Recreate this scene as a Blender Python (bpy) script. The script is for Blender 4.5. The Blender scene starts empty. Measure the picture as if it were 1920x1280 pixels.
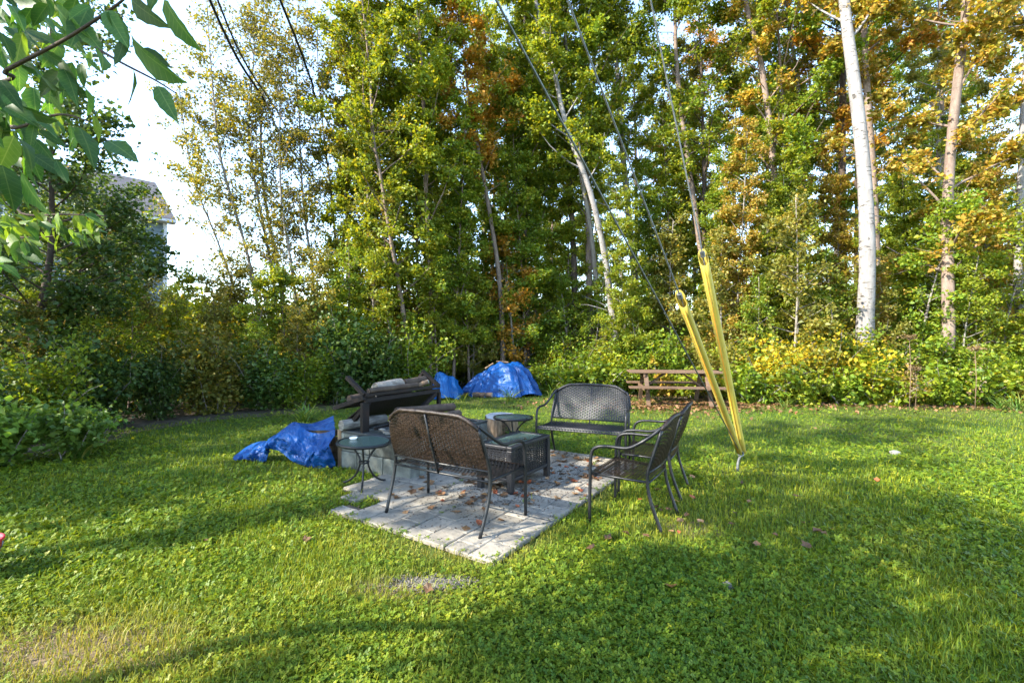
import bpy, bmesh, math, random
import numpy as np
from mathutils import Vector, Matrix, noise as mnoise

random.seed(7)
RNG = np.random.default_rng(11)
SC = bpy.context.scene
COL = SC.collection
PI = math.pi

# ------------------------------------------------------------------ camera, sky, sun, exposure
F_PX, EYE = 870.0, 1.45                      # focal length in pixels of the 1920 px photograph, eye height
cam_d = bpy.data.cameras.new('camera')
cam = bpy.data.objects.new('camera', cam_d)
COL.objects.link(cam)
cam.location = (0, 0, EYE)
cam.rotation_euler = (PI / 2, 0, 0)
cam_d.sensor_width = 36
cam_d.lens = 36 * F_PX / 1920
cam_d.clip_start = 0.05
cam_d.clip_end = 4000
SC.camera = cam

SUN_AZ, SUN_EL = math.radians(116), math.radians(35)     # azimuth measured to the left of the view direction
SUN_VEC = Vector((-math.sin(SUN_AZ) * math.cos(SUN_EL), math.cos(SUN_AZ) * math.cos(SUN_EL), math.sin(SUN_EL)))
world = bpy.data.worlds.new('World')
SC.world = world
world.use_nodes = True
wn = world.node_tree
sky = wn.nodes.new('ShaderNodeTexSky')
sky.sky_type = 'NISHITA'
sky.sun_disc = False
sky.sun_elevation = SUN_EL
sky.sun_rotation = -SUN_AZ
sky.altitude = 100
sky.air_density = 1.0
sky.dust_density = 0.4
sky.ozone_density = 1.0
wn.links.new(sky.outputs['Color'], wn.nodes['Background'].inputs['Color'])
wn.nodes['Background'].inputs['Strength'].default_value = 0.15

sun_d = bpy.data.lights.new('sun', 'SUN')
sun_d.energy = 3.1
sun_d.angle = math.radians(0.55)
sun_d.color = (1.0, 0.93, 0.80)
sun = bpy.data.objects.new('sun', sun_d)
COL.objects.link(sun)
sun.rotation_euler = (-SUN_VEC).to_track_quat('-Z', 'Y').to_euler()
sun.location = SUN_VEC * 60

SC.view_settings.view_transform = 'Standard'
SC.view_settings.look = 'None'
SC.view_settings.exposure = 2.7
SC.view_settings.gamma = 1.0
SC.view_settings.use_curve_mapping = False
SC.render.engine = 'CYCLES'
SC.cycles.max_bounces = 9
SC.cycles.diffuse_bounces = 5
SC.cycles.glossy_bounces = 2
SC.cycles.transmission_bounces = 6
SC.cycles.transparent_max_bounces = 6
SC.cycles.caustics_reflective = False
SC.cycles.caustics_refractive = False
SC.cycles.use_denoising = True
SC.cycles.sample_clamp_indirect = 4.0


# ------------------------------------------------------------------ pixel helpers
def pw(x, y, Y):
    """photo pixel at a known distance -> world point"""
    return Vector(((x - 960) / F_PX * Y, Y, EYE - (y - 640) / F_PX * Y))


def pg(x, y, h=0.0):
    """photo pixel on a level surface of height h -> world point"""
    Y = F_PX * (EYE - h) / (y - 640)
    return Vector(((x - 960) / F_PX * Y, Y, h))


# ------------------------------------------------------------------ materials
MATS = {}


def newmat(name):
    m = bpy.data.materials.new(name)
    m.use_nodes = True
    nt = m.node_tree
    for n in list(nt.nodes):
        nt.nodes.remove(n)
    out = nt.nodes.new('ShaderNodeOutputMaterial')
    MATS[name] = m
    return m, nt, out


def nd(nt, kind, **kw):
    n = nt.nodes.new(kind)
    for k, v in kw.items():
        if k in n.inputs:
            n.inputs[k].default_value = v
        else:
            setattr(n, k, v)
    return n


def ramp(nt, stops, fac=None, interp='LINEAR'):
    r = nt.nodes.new('ShaderNodeValToRGB')
    r.color_ramp.interpolation = interp
    els = r.color_ramp.elements
    while len(els) < len(stops):
        els.new(0.5)
    for e, (p, c) in zip(els, stops):
        e.position = p
        e.color = (*c, 1)
    if fac is not None:
        nt.links.new(fac, r.inputs['Fac'])
    return r


def mix(nt, fac, a, b, blend='MIX'):
    m = nt.nodes.new('ShaderNodeMix')
    m.data_type = 'RGBA'
    m.blend_type = blend
    for sock, val in ((m.inputs[0], fac), (m.inputs[6], a), (m.inputs[7], b)):
        if hasattr(val, 'is_linked') or hasattr(val, 'links'):
            nt.links.new(val, sock)
        else:
            sock.default_value = val if not isinstance(val, tuple) else (*val, 1)
    return m.outputs[2]


def coords(nt, which='Object', scale=(1, 1, 1)):
    tc = nt.nodes.new('ShaderNodeTexCoord')
    mp = nt.nodes.new('ShaderNodeMapping')
    mp.inputs['Scale'].default_value = scale
    nt.links.new(tc.outputs[which], mp.inputs['Vector'])
    return mp.outputs['Vector']


def noise_tex(nt, vec, scale, detail=4, rough=0.55):
    n = nt.nodes.new('ShaderNodeTexNoise')
    n.inputs['Scale'].default_value = scale
    n.inputs['Detail'].default_value = detail
    n.inputs['Roughness'].default_value = rough
    nt.links.new(vec, n.inputs['Vector'])
    return n.outputs['Fac']


def surf(name, stops, scale=6.0, rough=0.8, bump=0.3, bump_scale=40, metallic=0.0, spec=0.3,
         stretch=(1, 1, 1), stain=None, stain_scale=2.0, rnd_amount=0.0, bump_dist=0.01):
    """noise-coloured principled surface with relief, optional stains and per-object brightness"""
    m, nt, out = newmat(name)
    v = coords(nt, 'Object', stretch)
    if rnd_amount:
        oi = nt.nodes.new('ShaderNodeObjectInfo')
        add = nt.nodes.new('ShaderNodeVectorMath')
        sc = nt.nodes.new('ShaderNodeVectorMath')
        sc.operation = 'SCALE'
        sc.inputs[3].default_value = 37.0
        comb = nt.nodes.new('ShaderNodeCombineXYZ')
        for i in range(3):
            nt.links.new(oi.outputs['Random'], comb.inputs[i])
        nt.links.new(comb.outputs[0], sc.inputs[0])
        nt.links.new(v, add.inputs[0])
        nt.links.new(sc.outputs[0], add.inputs[1])
        v = add.outputs[0]
    col = ramp(nt, stops, noise_tex(nt, v, scale, 6, 0.6)).outputs['Color']
    if stain:
        f = ramp(nt, [(0.45, (0, 0, 0)), (0.68, (1, 1, 1))], noise_tex(nt, v, stain_scale, 5, 0.65)).outputs['Color']
        col = mix(nt, f, col, stain)
    if rnd_amount:
        mr = nd(nt, 'ShaderNodeMapRange')
        mr.inputs['To Min'].default_value = 1 - rnd_amount
        mr.inputs['To Max'].default_value = 1 + rnd_amount
        nt.links.new(oi.outputs['Random'], mr.inputs['Value'])
        hv = nt.nodes.new('ShaderNodeHueSaturation')
        nt.links.new(mr.outputs[0], hv.inputs['Value'])
        nt.links.new(col, hv.inputs['Color'])
        col = hv.outputs['Color']
    p = nd(nt, 'ShaderNodeBsdfPrincipled', Roughness=rough, Metallic=metallic)
    p.inputs['Specular IOR Level'].default_value = spec
    nt.links.new(col, p.inputs['Base Color'])
    if bump:
        b = nd(nt, 'ShaderNodeBump', Strength=bump, Distance=bump_dist)
        nt.links.new(noise_tex(nt, v, bump_scale, 6, 0.65), b.inputs['Height'])
        nt.links.new(b.outputs['Normal'], p.inputs['Normal'])
    nt.links.new(p.outputs[0], out.inputs['Surface'])
    return m


def leaf_mat(name, stops, trans=0.4, spec=0.35, vary=0.12, warm=1.25, dry=None):
    """two-sided leaf: reflecting principled side plus translucent glow; colour by the 'rnd' face attribute"""
    m, nt, out = newmat(name)
    at = nd(nt, 'ShaderNodeAttribute', attribute_name='rnd')
    oi = nt.nodes.new('ShaderNodeObjectInfo')
    col = ramp(nt, stops, at.outputs['Fac']).outputs['Color']
    if dry is not None:
        ad = nd(nt, 'ShaderNodeAttribute', attribute_name='dry')
        col = mix(nt, ad.outputs['Fac'], col, dry)
    mr = nd(nt, 'ShaderNodeMapRange')
    mr.inputs['To Min'].default_value = 1 - vary * 1.5
    mr.inputs['To Max'].default_value = 1 + vary * 1.5
    nt.links.new(oi.outputs['Random'], mr.inputs['Value'])
    hv = nt.nodes.new('ShaderNodeHueSaturation')
    nt.links.new(mr.outputs[0], hv.inputs['Value'])
    nt.links.new(col, hv.inputs['Color'])
    p = nd(nt, 'ShaderNodeBsdfPrincipled', Roughness=0.48)
    p.inputs['Specular IOR Level'].default_value = spec
    nt.links.new(hv.outputs['Color'], p.inputs['Base Color'])
    tr = nt.nodes.new('ShaderNodeBsdfTranslucent')
    tc = mix(nt, 1.0, hv.outputs['Color'], (1.25 * warm, 1.25, 0.55), 'MULTIPLY')
    nt.links.new(tc, tr.inputs['Color'])
    ms = nd(nt, 'ShaderNodeMixShader')
    ms.inputs[0].default_value = trans
    nt.links.new(p.outputs[0], ms.inputs[1])
    nt.links.new(tr.outputs[0], ms.inputs[2])
    nt.links.new(ms.outputs[0], out.inputs['Surface'])
    return m


def bark_mat(name, base, dark, mark, mark_amt=0.5, ring=True):
    m, nt, out = newmat(name)
    v = coords(nt, 'Object', (1, 1, 1))
    vs = coords(nt, 'Object', (3.0, 3.0, 14.0))      # short horizontal lenticels
    vl = coords(nt, 'Object', (5, 5, 1.2))
    c0 = ramp(nt, [(0.3, base), (0.62, dark)], noise_tex(nt, vl, 2.2, 6, 0.62)).outputs['Color']
    f1 = ramp(nt, [(0.60, (0, 0, 0)), (0.66, (1, 1, 1))], noise_tex(nt, vs, 2.0, 3, 0.5)).outputs['Color']
    f2 = ramp(nt, [(0.64, (0, 0, 0)), (0.69, (1, 1, 1))], noise_tex(nt, v, 4.5, 4, 0.6)).outputs['Color']
    fm = mix(nt, 1.0, f1, f2, 'ADD') if ring else f2
    vb = coords(nt, 'Object', (1.6, 1.6, 3.4))
    f3 = ramp(nt, [(0.66, (0, 0, 0)), (0.72, (1, 1, 1))], noise_tex(nt, vb, 1.7, 5, 0.7)).outputs['Color']
    fm = mix(nt, 1.0, fm, f3, 'ADD')
    fm2 = mix(nt, 1.0, fm, (mark_amt, mark_amt, mark_amt), 'MULTIPLY')
    col = mix(nt, fm2, c0, mark)
    p = nd(nt, 'ShaderNodeBsdfPrincipled', Roughness=0.85)
    p.inputs['Specular IOR Level'].default_value = 0.2
    nt.links.new(col, p.inputs['Base Color'])
    b = nd(nt, 'ShaderNodeBump', Strength=0.5, Distance=0.02)
    nt.links.new(noise_tex(nt, vl, 9, 6, 0.7), b.inputs['Height'])
    nt.links.new(b.outputs['Normal'], p.inputs['Normal'])
    nt.links.new(p.outputs[0], out.inputs['Surface'])
    return m


surf('frame_metal', [(0.3, (0.008, 0.0085, 0.010)), (0.7, (0.015, 0.0155, 0.017))], 30, 0.38, 0.15, 120, 0.1, 0.35)
surf('rattan', [(0.3, (0.007, 0.0042, 0.003)), (0.5, (0.016, 0.0095, 0.0065)), (0.7, (0.040, 0.025, 0.017))], 60, 0.42, 0.3, 160, 0, 0.32)
surf('rattan_dark', [(0.3, (0.006, 0.0065, 0.009)), (0.7, (0.019, 0.019, 0.023))], 60, 0.42, 0.3, 160, 0, 0.32)
surf('concrete_block', [(0.3, (0.10, 0.11, 0.10)), (0.7, (0.20, 0.21, 0.19))], 7, 0.9, 0.6, 60, 0, 0.2,
     stain=(0.035, 0.035, 0.03), stain_scale=3, rnd_amount=0.2)
surf('paver', [(0.3, (0.185, 0.165, 0.135)), (0.7, (0.28, 0.25, 0.20))], 9, 0.9, 0.5, 70, 0, 0.2,
     stain=(0.13, 0.12, 0.10), stain_scale=3.5, rnd_amount=0.14)
surf('joint_sand', [(0.3, (0.05, 0.045, 0.035)), (0.7, (0.12, 0.10, 0.075))], 30, 0.95, 0.5, 80, 0, 0.1)
surf('burnt_steel', [(0.3, (0.007, 0.0055, 0.005)), (0.6, (0.016, 0.010, 0.008)), (0.78, (0.05, 0.02, 0.011))], 7, 0.7, 0.5, 60, 0.35, 0.4)
surf('rim_steel', [(0.3, (0.03, 0.035, 0.037)), (0.7, (0.07, 0.075, 0.075))], 10, 0.55, 0.4, 60, 0.3, 0.4)
surf('old_wood', [(0.3, (0.12, 0.075, 0.045)), (0.7, (0.26, 0.18, 0.11))], 6, 0.85, 0.5, 50, 0, 0.2, stretch=(6, 6, 1), stain=(0.08, 0.06, 0.045))
surf('grey_wood', [(0.3, (0.13, 0.12, 0.105)), (0.7, (0.34, 0.32, 0.28))], 8, 0.9, 0.6, 50, 0, 0.2, stretch=(1, 1, 6), stain=(0.05, 0.045, 0.04), stain_scale=5)
surf('picnic_wood', [(0.3, (0.075, 0.044, 0.026)), (0.7, (0.15, 0.092, 0.057))], 5, 0.8, 0.4, 50, 0, 0.2, stretch=(1, 7, 7), rnd_amount=0.15, stain=(0.10, 0.07, 0.05))
surf('stump_bark', [(0.3, (0.16, 0.11, 0.07)), (0.7, (0.36, 0.27, 0.18))], 5, 0.9, 0.8, 30, 0, 0.1, stretch=(4, 4, 0.7), stain=(0.06, 0.045, 0.03), stain_scale=3)
surf('stump_cut', [(0.3, (0.24, 0.235, 0.23)), (0.7, (0.38, 0.375, 0.36))], 10, 0.9, 0.4, 60, 0, 0.2)
surf('yellow_plastic', [(0.3, (0.38, 0.285, 0.035)), (0.7, (0.46, 0.36, 0.065))], 3, 0.6, 0.12, 90, 0, 0.3, stretch=(1, 1, 1), stain=(0.36, 0.27, 0.05), stain_scale=6, rnd_amount=.1)
surf('yellow_inside', [(0.3, (0.55, 0.22, 0.02)), (0.7, (0.62, 0.28, 0.03))], 3, 0.6, 0, 50)
surf('wire_steel', [(0.3, (0.09, 0.095, 0.095)), (0.7, (0.20, 0.205, 0.20))], 30, 0.5, 0.2, 100, 0.6, 0.4)
surf('black_cable', [(0.3, (0.010, 0.011, 0.012)), (0.7, (0.02, 0.021, 0.022))], 10, 0.6, 0.1, 80)
surf('pole_wood', [(0.3, (0.09, 0.065, 0.045)), (0.7, (0.18, 0.14, 0.10))], 4, 0.9, 0.5, 40, stretch=(6, 6, 0.6))
surf('red_plastic', [(0.3, (0.42, 0.022, 0.03)), (0.7, (0.50, 0.03, 0.04))], 5, 0.4, 0.05, 60, 0, 0.5)
surf('siding', [(0.3, (0.13, 0.17, 0.19)), (0.7, (0.17, 0.21, 0.23))], 1.5, 0.7, 0.1, 30)
surf('white_trim', [(0.3, (0.50, 0.51, 0.52)), (0.7, (0.60, 0.60, 0.61))], 2, 0.6, 0.1, 30)
surf('shingle', [(0.3, (0.055, 0.05, 0.055)), (0.7, (0.11, 0.10, 0.10))], 3, 0.9, 0.6, 12, stain=(0.07, 0.065, 0.07))
surf('window_glass', [(0.3, (0.03, 0.035, 0.04)), (0.7, (0.06, 0.07, 0.075))], 1, 0.08, 0, 30, 0, 0.6)
surf('ash_white', [(0.3, (0.65, 0.68, 0.68)), (0.7, (0.78, 0.80, 0.80))], 5, 0.15, 0.1, 60, 0, 0.6)
surf('stone', [(0.3, (0.16, 0.15, 0.135)), (0.7, (0.28, 0.26, 0.235))], 8, 0.9, 0.6, 40, rnd_amount=0.2)
surf('gravel', [(0.3, (0.085, 0.078, 0.066)), (0.7, (0.17, 0.155, 0.13))], 40, 0.95, 0.5, 60)
surf('soil', [(0.3, (0.035, 0.028, 0.018)), (0.7, (0.10, 0.078, 0.05))], 4, 0.95, 0.6, 40)
bark_mat('bark_birch', (0.26, 0.245, 0.235), (0.165, 0.15, 0.14), (0.045, 0.04, 0.035), 0.9)
bark_mat('bark_poplar', (0.22, 0.165, 0.13), (0.13, 0.095, 0.075), (0.09, 0.065, 0.05), 0.6)
bark_mat('bark_grey', (0.25, 0.23, 0.20), (0.15, 0.13, 0.11), (0.05, 0.042, 0.035), 0.5)
bark_mat('bark_dark', (0.085, 0.062, 0.046), (0.05, 0.036, 0.028), (0.02, 0.016, 0.013), 0.5, False)


def tarp_mat(name, a, b):
    m, nt, out = newmat(name)
    v = coords(nt, 'Object')
    col = ramp(nt, [(0.35, a), (0.65, b)], noise_tex(nt, v, 3, 5, 0.6)).outputs['Color']
    p = nd(nt, 'ShaderNodeBsdfPrincipled', Roughness=0.40)
    p.inputs['Specular IOR Level'].default_value = 0.28
    nt.links.new(col, p.inputs['Base Color'])
    b1 = nd(nt, 'ShaderNodeBump', Strength=0.55, Distance=0.03)
    nt.links.new(noise_tex(nt, v, 11, 5, 0.6), b1.inputs['Height'])
    nt.links.new(b1.outputs['Normal'], p.inputs['Normal'])
    tr = nt.nodes.new('ShaderNodeBsdfTranslucent')
    nt.links.new(col, tr.inputs['Color'])
    ms = nd(nt, 'ShaderNodeMixShader')
    ms.inputs[0].default_value = 0.15
    nt.links.new(p.outputs[0], ms.inputs[1])
    nt.links.new(tr.outputs[0], ms.inputs[2])
    nt.links.new(ms.outputs[0], out.inputs['Surface'])


tarp_mat('tarp_blue', (0.002, 0.038, 0.165), (0.004, 0.065, 0.24))
tarp_mat('tarp_light', (0.006, 0.072, 0.26), (0.010, 0.11, 0.33))

m, nt, out = newmat('table_glass')
p = nd(nt, 'ShaderNodeBsdfPrincipled', Roughness=0.22)
p.inputs['Base Color'].default_value = (0.13, 0.20, 0.17, 1)
p.inputs['Transmission Weight'].default_value = 0.55
b1 = nd(nt, 'ShaderNodeBump', Strength=0.25, Distance=0.004)
nt.links.new(noise_tex(nt, coords(nt, 'Object'), 70, 2, 0.5), b1.inputs['Height'])
nt.links.new(b1.outputs['Normal'], p.inputs['Normal'])
nt.links.new(p.outputs[0], out.inputs['Surface'])

def veined_leaf(name, a, b, rib):
    """large leaf seen close: midrib, side veins, blotches"""
    m, nt, out = newmat(name)
    tc = nt.nodes.new('ShaderNodeTexCoord')
    sx = nt.nodes.new('ShaderNodeSeparateXYZ')
    nt.links.new(tc.outputs['Object'], sx.inputs[0])

    def mth(op, x, y=None):
        n_ = nt.nodes.new('ShaderNodeMath')
        n_.operation = op
        for i_, v_ in enumerate((x, y)):
            if v_ is None:
                continue
            if hasattr(v_, 'links'):
                nt.links.new(v_, n_.inputs[i_])
            else:
                n_.inputs[i_].default_value = v_
        return n_.outputs[0]
    ax = mth('ABSOLUTE', sx.outputs['X'])
    mid_ = mth('LESS_THAN', ax, .009)
    ph = mth('SUBTRACT', mth('MULTIPLY', sx.outputs['Y'], 9.0), mth('MULTIPLY', ax, 9.0))
    vein = mth('MULTIPLY', mth('LESS_THAN', mth('ABSOLUTE', mth('SUBTRACT', mth('FRACT', ph), .5)), .055), .55)
    fac = mth('MAXIMUM', mid_, vein)
    oi = nt.nodes.new('ShaderNodeObjectInfo')
    col = ramp(nt, [(.3, a), (.7, b)], noise_tex(nt, coords(nt, 'Object'), 3.5, 5, .6)).outputs['Color']
    sp = ramp(nt, [(.66, (0, 0, 0)), (.72, (1, 1, 1))], noise_tex(nt, coords(nt, 'Object'), 9, 3, .5)).outputs['Color']
    col = mix(nt, sp, col, (a[0] * 1.6, a[1] * .9, a[2] * .8))
    col = mix(nt, fac, col, rib)
    mr = nd(nt, 'ShaderNodeMapRange')
    mr.inputs['To Min'].default_value = .6
    mr.inputs['To Max'].default_value = 1.4
    nt.links.new(oi.outputs['Random'], mr.inputs['Value'])
    hv = nt.nodes.new('ShaderNodeHueSaturation')
    nt.links.new(mr.outputs[0], hv.inputs['Value'])
    nt.links.new(col, hv.inputs['Color'])
    p = nd(nt, 'ShaderNodeBsdfPrincipled', Roughness=.5)
    p.inputs['Specular IOR Level'].default_value = .35
    nt.links.new(hv.outputs['Color'], p.inputs['Base Color'])
    bmp = nd(nt, 'ShaderNodeBump', Strength=.5, Distance=.02)
    nt.links.new(fac, bmp.inputs['Height'])
    nt.links.new(bmp.outputs['Normal'], p.inputs['Normal'])
    tr = nt.nodes.new('ShaderNodeBsdfTranslucent')
    nt.links.new(mix(nt, 1.0, hv.outputs['Color'], (1.5, 1.35, .5), 'MULTIPLY'), tr.inputs['Color'])
    ms = nd(nt, 'ShaderNodeMixShader')
    ms.inputs[0].default_value = .5
    nt.links.new(p.outputs[0], ms.inputs[1])
    nt.links.new(tr.outputs[0], ms.inputs[2])
    nt.links.new(ms.outputs[0], out.inputs['Surface'])


veined_leaf('big_leaf_green', (0.028, 0.085, 0.016), (0.055, 0.13, 0.02), (0.10, 0.17, 0.04))
veined_leaf('big_leaf_lime', (0.09, 0.17, 0.02), (0.15, 0.24, 0.03), (0.22, 0.28, 0.06))
# foliage colours (most raised above real leaf albedo to brighten the sunlit wood)
leaf_mat('leaf_green', [(0, (0.065, 0.125, 0.012)), (0.45, (0.135, 0.210, 0.016)), (0.8, (0.23, 0.275, 0.02)), (1, (0.36, 0.31, 0.03))], 0.48)
leaf_mat('leaf_lime', [(0, (0.09, 0.15, 0.012)), (0.5, (0.205, 0.265, 0.018)), (0.85, (0.33, 0.325, 0.025)), (1, (0.46, 0.33, 0.035))], 0.48)
leaf_mat('leaf_olive', [(0, (0.085, 0.105, 0.018)), (0.5, (0.175, 0.180, 0.03)), (0.85, (0.28, 0.225, 0.04)), (1, (0.38, 0.23, 0.05))], 0.46)
leaf_mat('leaf_orange', [(0, (0.13, 0.11, 0.014)), (0.35, (0.30, 0.19, 0.02)), (0.75, (0.46, 0.22, 0.026)), (1, (0.50, 0.18, 0.03))], 0.42)
leaf_mat('leaf_tan', [(0, (0.09, 0.13, 0.015)), (0.3, (0.25, 0.225, 0.022)), (0.65, (0.43, 0.29, 0.05)), (1, (0.50, 0.27, 0.085))], 0.42)
leaf_mat('leaf_yellow', [(0, (0.10, 0.16, 0.015)), (0.25, (0.17, 0.21, 0.018)), (0.45, (0.38, 0.31, 0.018)), (0.8, (0.52, 0.38, 0.022)), (1, (0.50, 0.26, 0.03))], 0.42)
leaf_mat('leaf_dark', [(0, (0.030, 0.068, 0.014)), (0.55, (0.060, 0.115, 0.020)), (0.9, (0.12, 0.15, 0.022)), (1, (0.22, 0.12, 0.03))], 0.42, 0.4)
leaf_mat('leaf_near', [(0, (0.030, 0.095, 0.022)), (0.6, (0.060, 0.150, 0.026)), (1, (0.125, 0.215, 0.025))], 0.5, 0.5, 0.25, 1.05)
leaf_mat('leaf_near_lime', [(0, (0.10, 0.19, 0.03)), (0.6, (0.17, 0.28, 0.04)), (1, (0.27, 0.34, 0.05))], 0.5, 0.5, 0.25, 1.1)
leaf_mat('leaf_fallen', [(0, (0.08, 0.045, 0.022)), (0.4, (0.16, 0.085, 0.04)), (0.8, (0.27, 0.155, 0.075)), (1, (0.27, 0.075, 0.03))], 0.15, 0.25, 0.3)
leaf_mat('grass_blades', [(0, (0.055, 0.120, 0.010)), (0.5, (0.155, 0.208, 0.012)), (0.85, (0.285, 0.28, 0.018)), (1, (0.42, 0.34, 0.05))], 0.38, 0.2, 0.0, 1.1, dry=(0.29, 0.24, 0.06))
leaf_mat('long_grass', [(0, (0.05, 0.12, 0.018)), (0.6, (0.10, 0.19, 0.03)), (1, (0.24, 0.25, 0.06))], 0.4)
leaf_mat('dry_flower', [(0, (0.10, 0.065, 0.03)), (1, (0.22, 0.15, 0.07))], 0.2)

m, nt, out = newmat('lawn')
v = coords(nt, 'Object')
c0 = ramp(nt, [(0.3, (0.035, 0.075, 0.012)), (0.55, (0.060, 0.105, 0.016)), (0.75, (0.12, 0.125, 0.03))], noise_tex(nt, v, 3.5, 8, 0.7)).outputs['Color']
c1 = ramp(nt, [(0.35, (0, 0, 0)), (0.7, (1, 1, 1))], noise_tex(nt, v, 0.6, 4, 0.6)).outputs['Color']
c2 = mix(nt, c1, c0, (0.075, 0.085, 0.022))
for (sx_, sy_, rx_, ry_) in ((-2.15, 2.15, 1.0, .38), (-.62, 2.72, .42, .16), (1.4, 3.6, .25, .2)):       # worn, bare spots
    mp_ = nt.nodes.new('ShaderNodeMapping')
    mp_.inputs['Location'].default_value = (-sx_ / rx_, -sy_ / ry_, 0)
    mp_.inputs['Scale'].default_value = (1 / rx_, 1 / ry_, 0)
    nt.links.new(v, mp_.inputs['Vector'])
    ln = nt.nodes.new('ShaderNodeVectorMath')
    ln.operation = 'LENGTH'
    nt.links.new(mp_.outputs[0], ln.inputs[0])
    ad_ = nt.nodes.new('ShaderNodeMath')
    ad_.operation = 'ADD'
    nt.links.new(ln.outputs['Value'], ad_.inputs[0])
    nt.links.new(noise_tex(nt, v, 9, 5, .7), ad_.inputs[1])
    fc_ = ramp(nt, [(.0, (1, 1, 1)), (.55, (1, 1, 1)), (1.0, (0, 0, 0))], None)
    hf = nt.nodes.new('ShaderNodeMath')
    hf.operation = 'MULTIPLY'
    hf.inputs[1].default_value = .62
    nt.links.new(ad_.outputs[0], hf.inputs[0])
    nt.links.new(hf.outputs[0], fc_.inputs['Fac'])
    c2 = mix(nt, fc_.outputs['Color'], c2, (0.19, 0.145, 0.09))
p = nd(nt, 'ShaderNodeBsdfPrincipled', Roughness=0.95)
p.inputs['Specular IOR Level'].default_value = 0.1
nt.links.new(c2, p.inputs['Base Color'])
b1 = nd(nt, 'ShaderNodeBump', Strength=0.8, Distance=0.03)
nt.links.new(noise_tex(nt, v, 60, 6, 0.7), b1.inputs['Height'])
nt.links.new(b1.outputs['Normal'], p.inputs['Normal'])
nt.links.new(p.outputs[0], out.inputs['Surface'])


# ------------------------------------------------------------------ mesh helpers
class MB:
    def __init__(self):
        self.v, self.f = [], []

    def add(self, verts, faces):
        o = len(self.v)
        self.v += [tuple(x) for x in verts]
        self.f += [tuple(i + o for i in f) for f in faces]

    def box(self, c, s, rot=None):
        c = Vector(c)
        hs = [k / 2 for k in s]
        vs = []
        for sx in (-1, 1):
            for sy in (-1, 1):
                for sz in (-1, 1):
                    q = Vector((sx * hs[0], sy * hs[1], sz * hs[2]))
                    if rot is not None:
                        q = rot @ q
                    vs.append(c + q)
        self.add(vs, [(0, 1, 3, 2), (4, 6, 7, 5), (0, 4, 5, 1), (2, 3, 7, 6), (0, 2, 6, 4), (1, 5, 7, 3)])

    def beam(self, a, b, w, h, up=(0, 0, 1)):
        a, b = Vector(a), Vector(b)
        d = (b - a).normalized()
        s = d.cross(Vector(up))
        if s.length < 1e-4:
            s = d.cross(Vector((0, 1, 0)))
        s.normalize()
        u = s.cross(d).normalized()
        vs = []
        for p in (a, b):
            for i, j in ((-1, -1), (1, -1), (1, 1), (-1, 1)):
                vs.append(p + s * (i * w / 2) + u * (j * h / 2))
        self.add(vs, [(0, 1, 2, 3)[::-1], (4, 5, 6, 7), (0, 1, 5, 4), (1, 2, 6, 5), (2, 3, 7, 6), (3, 0, 4, 7)])

    def tube(self, pts, r, n=8, cap=True, jit=0.0):
        pts = [Vector(p) for p in pts]
        rs = r if hasattr(r, '__len__') else [r] * len(pts)
        prev = None
        vs = []
        for i, p in enumerate(pts):
            t = (pts[min(i + 1, len(pts) - 1)] - pts[max(i - 1, 0)]).normalized()
            if prev is None:
                ref = Vector((1, 0, 0)) if abs(t.x) < 0.8 else Vector((0, 1, 0))
                s = t.cross(ref).normalized()
            else:
                s = (prev - t * prev.dot(t)).normalized()
            prev = s
            u = t.cross(s)
            for k in range(n):
                a = 2 * PI * k / n
                rr = rs[i] * (1 + (random.uniform(-jit, jit) if jit else 0))
                vs.append(p + s * (math.cos(a) * rr) + u * (math.sin(a) * rr))
        fs = []
        for i in range(len(pts) - 1):
            for k in range(n):
                fs.append((i * n + k, i * n + (k + 1) % n, (i + 1) * n + (k + 1) % n, (i + 1) * n + k))
        if cap:
            fs.append(tuple(range(n))[::-1])
            fs.append(tuple((len(pts) - 1) * n + k for k in range(n)))
        self.add(vs, fs)

    def lathe(self, prof, n=24, c=(0, 0, 0)):
        vs = []
        for r, z in prof:
            for k in range(n):
                a = 2 * PI * k / n
                vs.append((c[0] + r * math.cos(a), c[1] + r * math.sin(a), c[2] + z))
        fs = []
        for i in range(len(prof) - 1):
            for k in range(n):
                fs.append((i * n + k, i * n + (k + 1) % n, (i + 1) * n + (k + 1) % n, (i + 1) * n + k))
        self.add(vs, fs)

    def grid(self, fn, nu, nv):
        vs = [fn(i / nu, j / nv) for j in range(nv + 1) for i in range(nu + 1)]
        fs = [(j * (nu + 1) + i, j * (nu + 1) + i + 1, (j + 1) * (nu + 1) + i + 1, (j + 1) * (nu + 1) + i)
              for j in range(nv) for i in range(nu)]
        self.add(vs, fs)

    def mesh(self, name, smooth=False):
        me = bpy.data.meshes.new(name)
        me.from_pydata(self.v, [], self.f)
        if smooth:
            me.polygons.foreach_set('use_smooth', [True] * len(me.polygons))
        me.update()
        return me

    def build(self, name, mat, parent=None, smooth=False, bevel=0.0, solid=0.0):
        o = mesh_obj(name, self.mesh(name, smooth), mat, parent)
        if solid:
            md = o.modifiers.new('thickness', 'SOLIDIFY')
            md.thickness = solid
            md.offset = 0
        if bevel:
            md = o.modifiers.new('edge', 'BEVEL')
            md.width = bevel
            md.segments = 2
            md.limit_method = 'ANGLE'
        return o


def mesh_obj(name, me, mat, parent=None, loc=None):
    o = bpy.data.objects.new(name, me)
    if mat and not me.materials:
        me.materials.append(MATS[mat])
    elif mat and me.materials[0] != MATS[mat]:
        o.material_slots[0].link = 'OBJECT'
        o.material_slots[0].material = MATS[mat]
    COL.objects.link(o)
    if parent:
        o.parent = parent
    if loc is not None:
        o.location = loc
    return o


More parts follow.
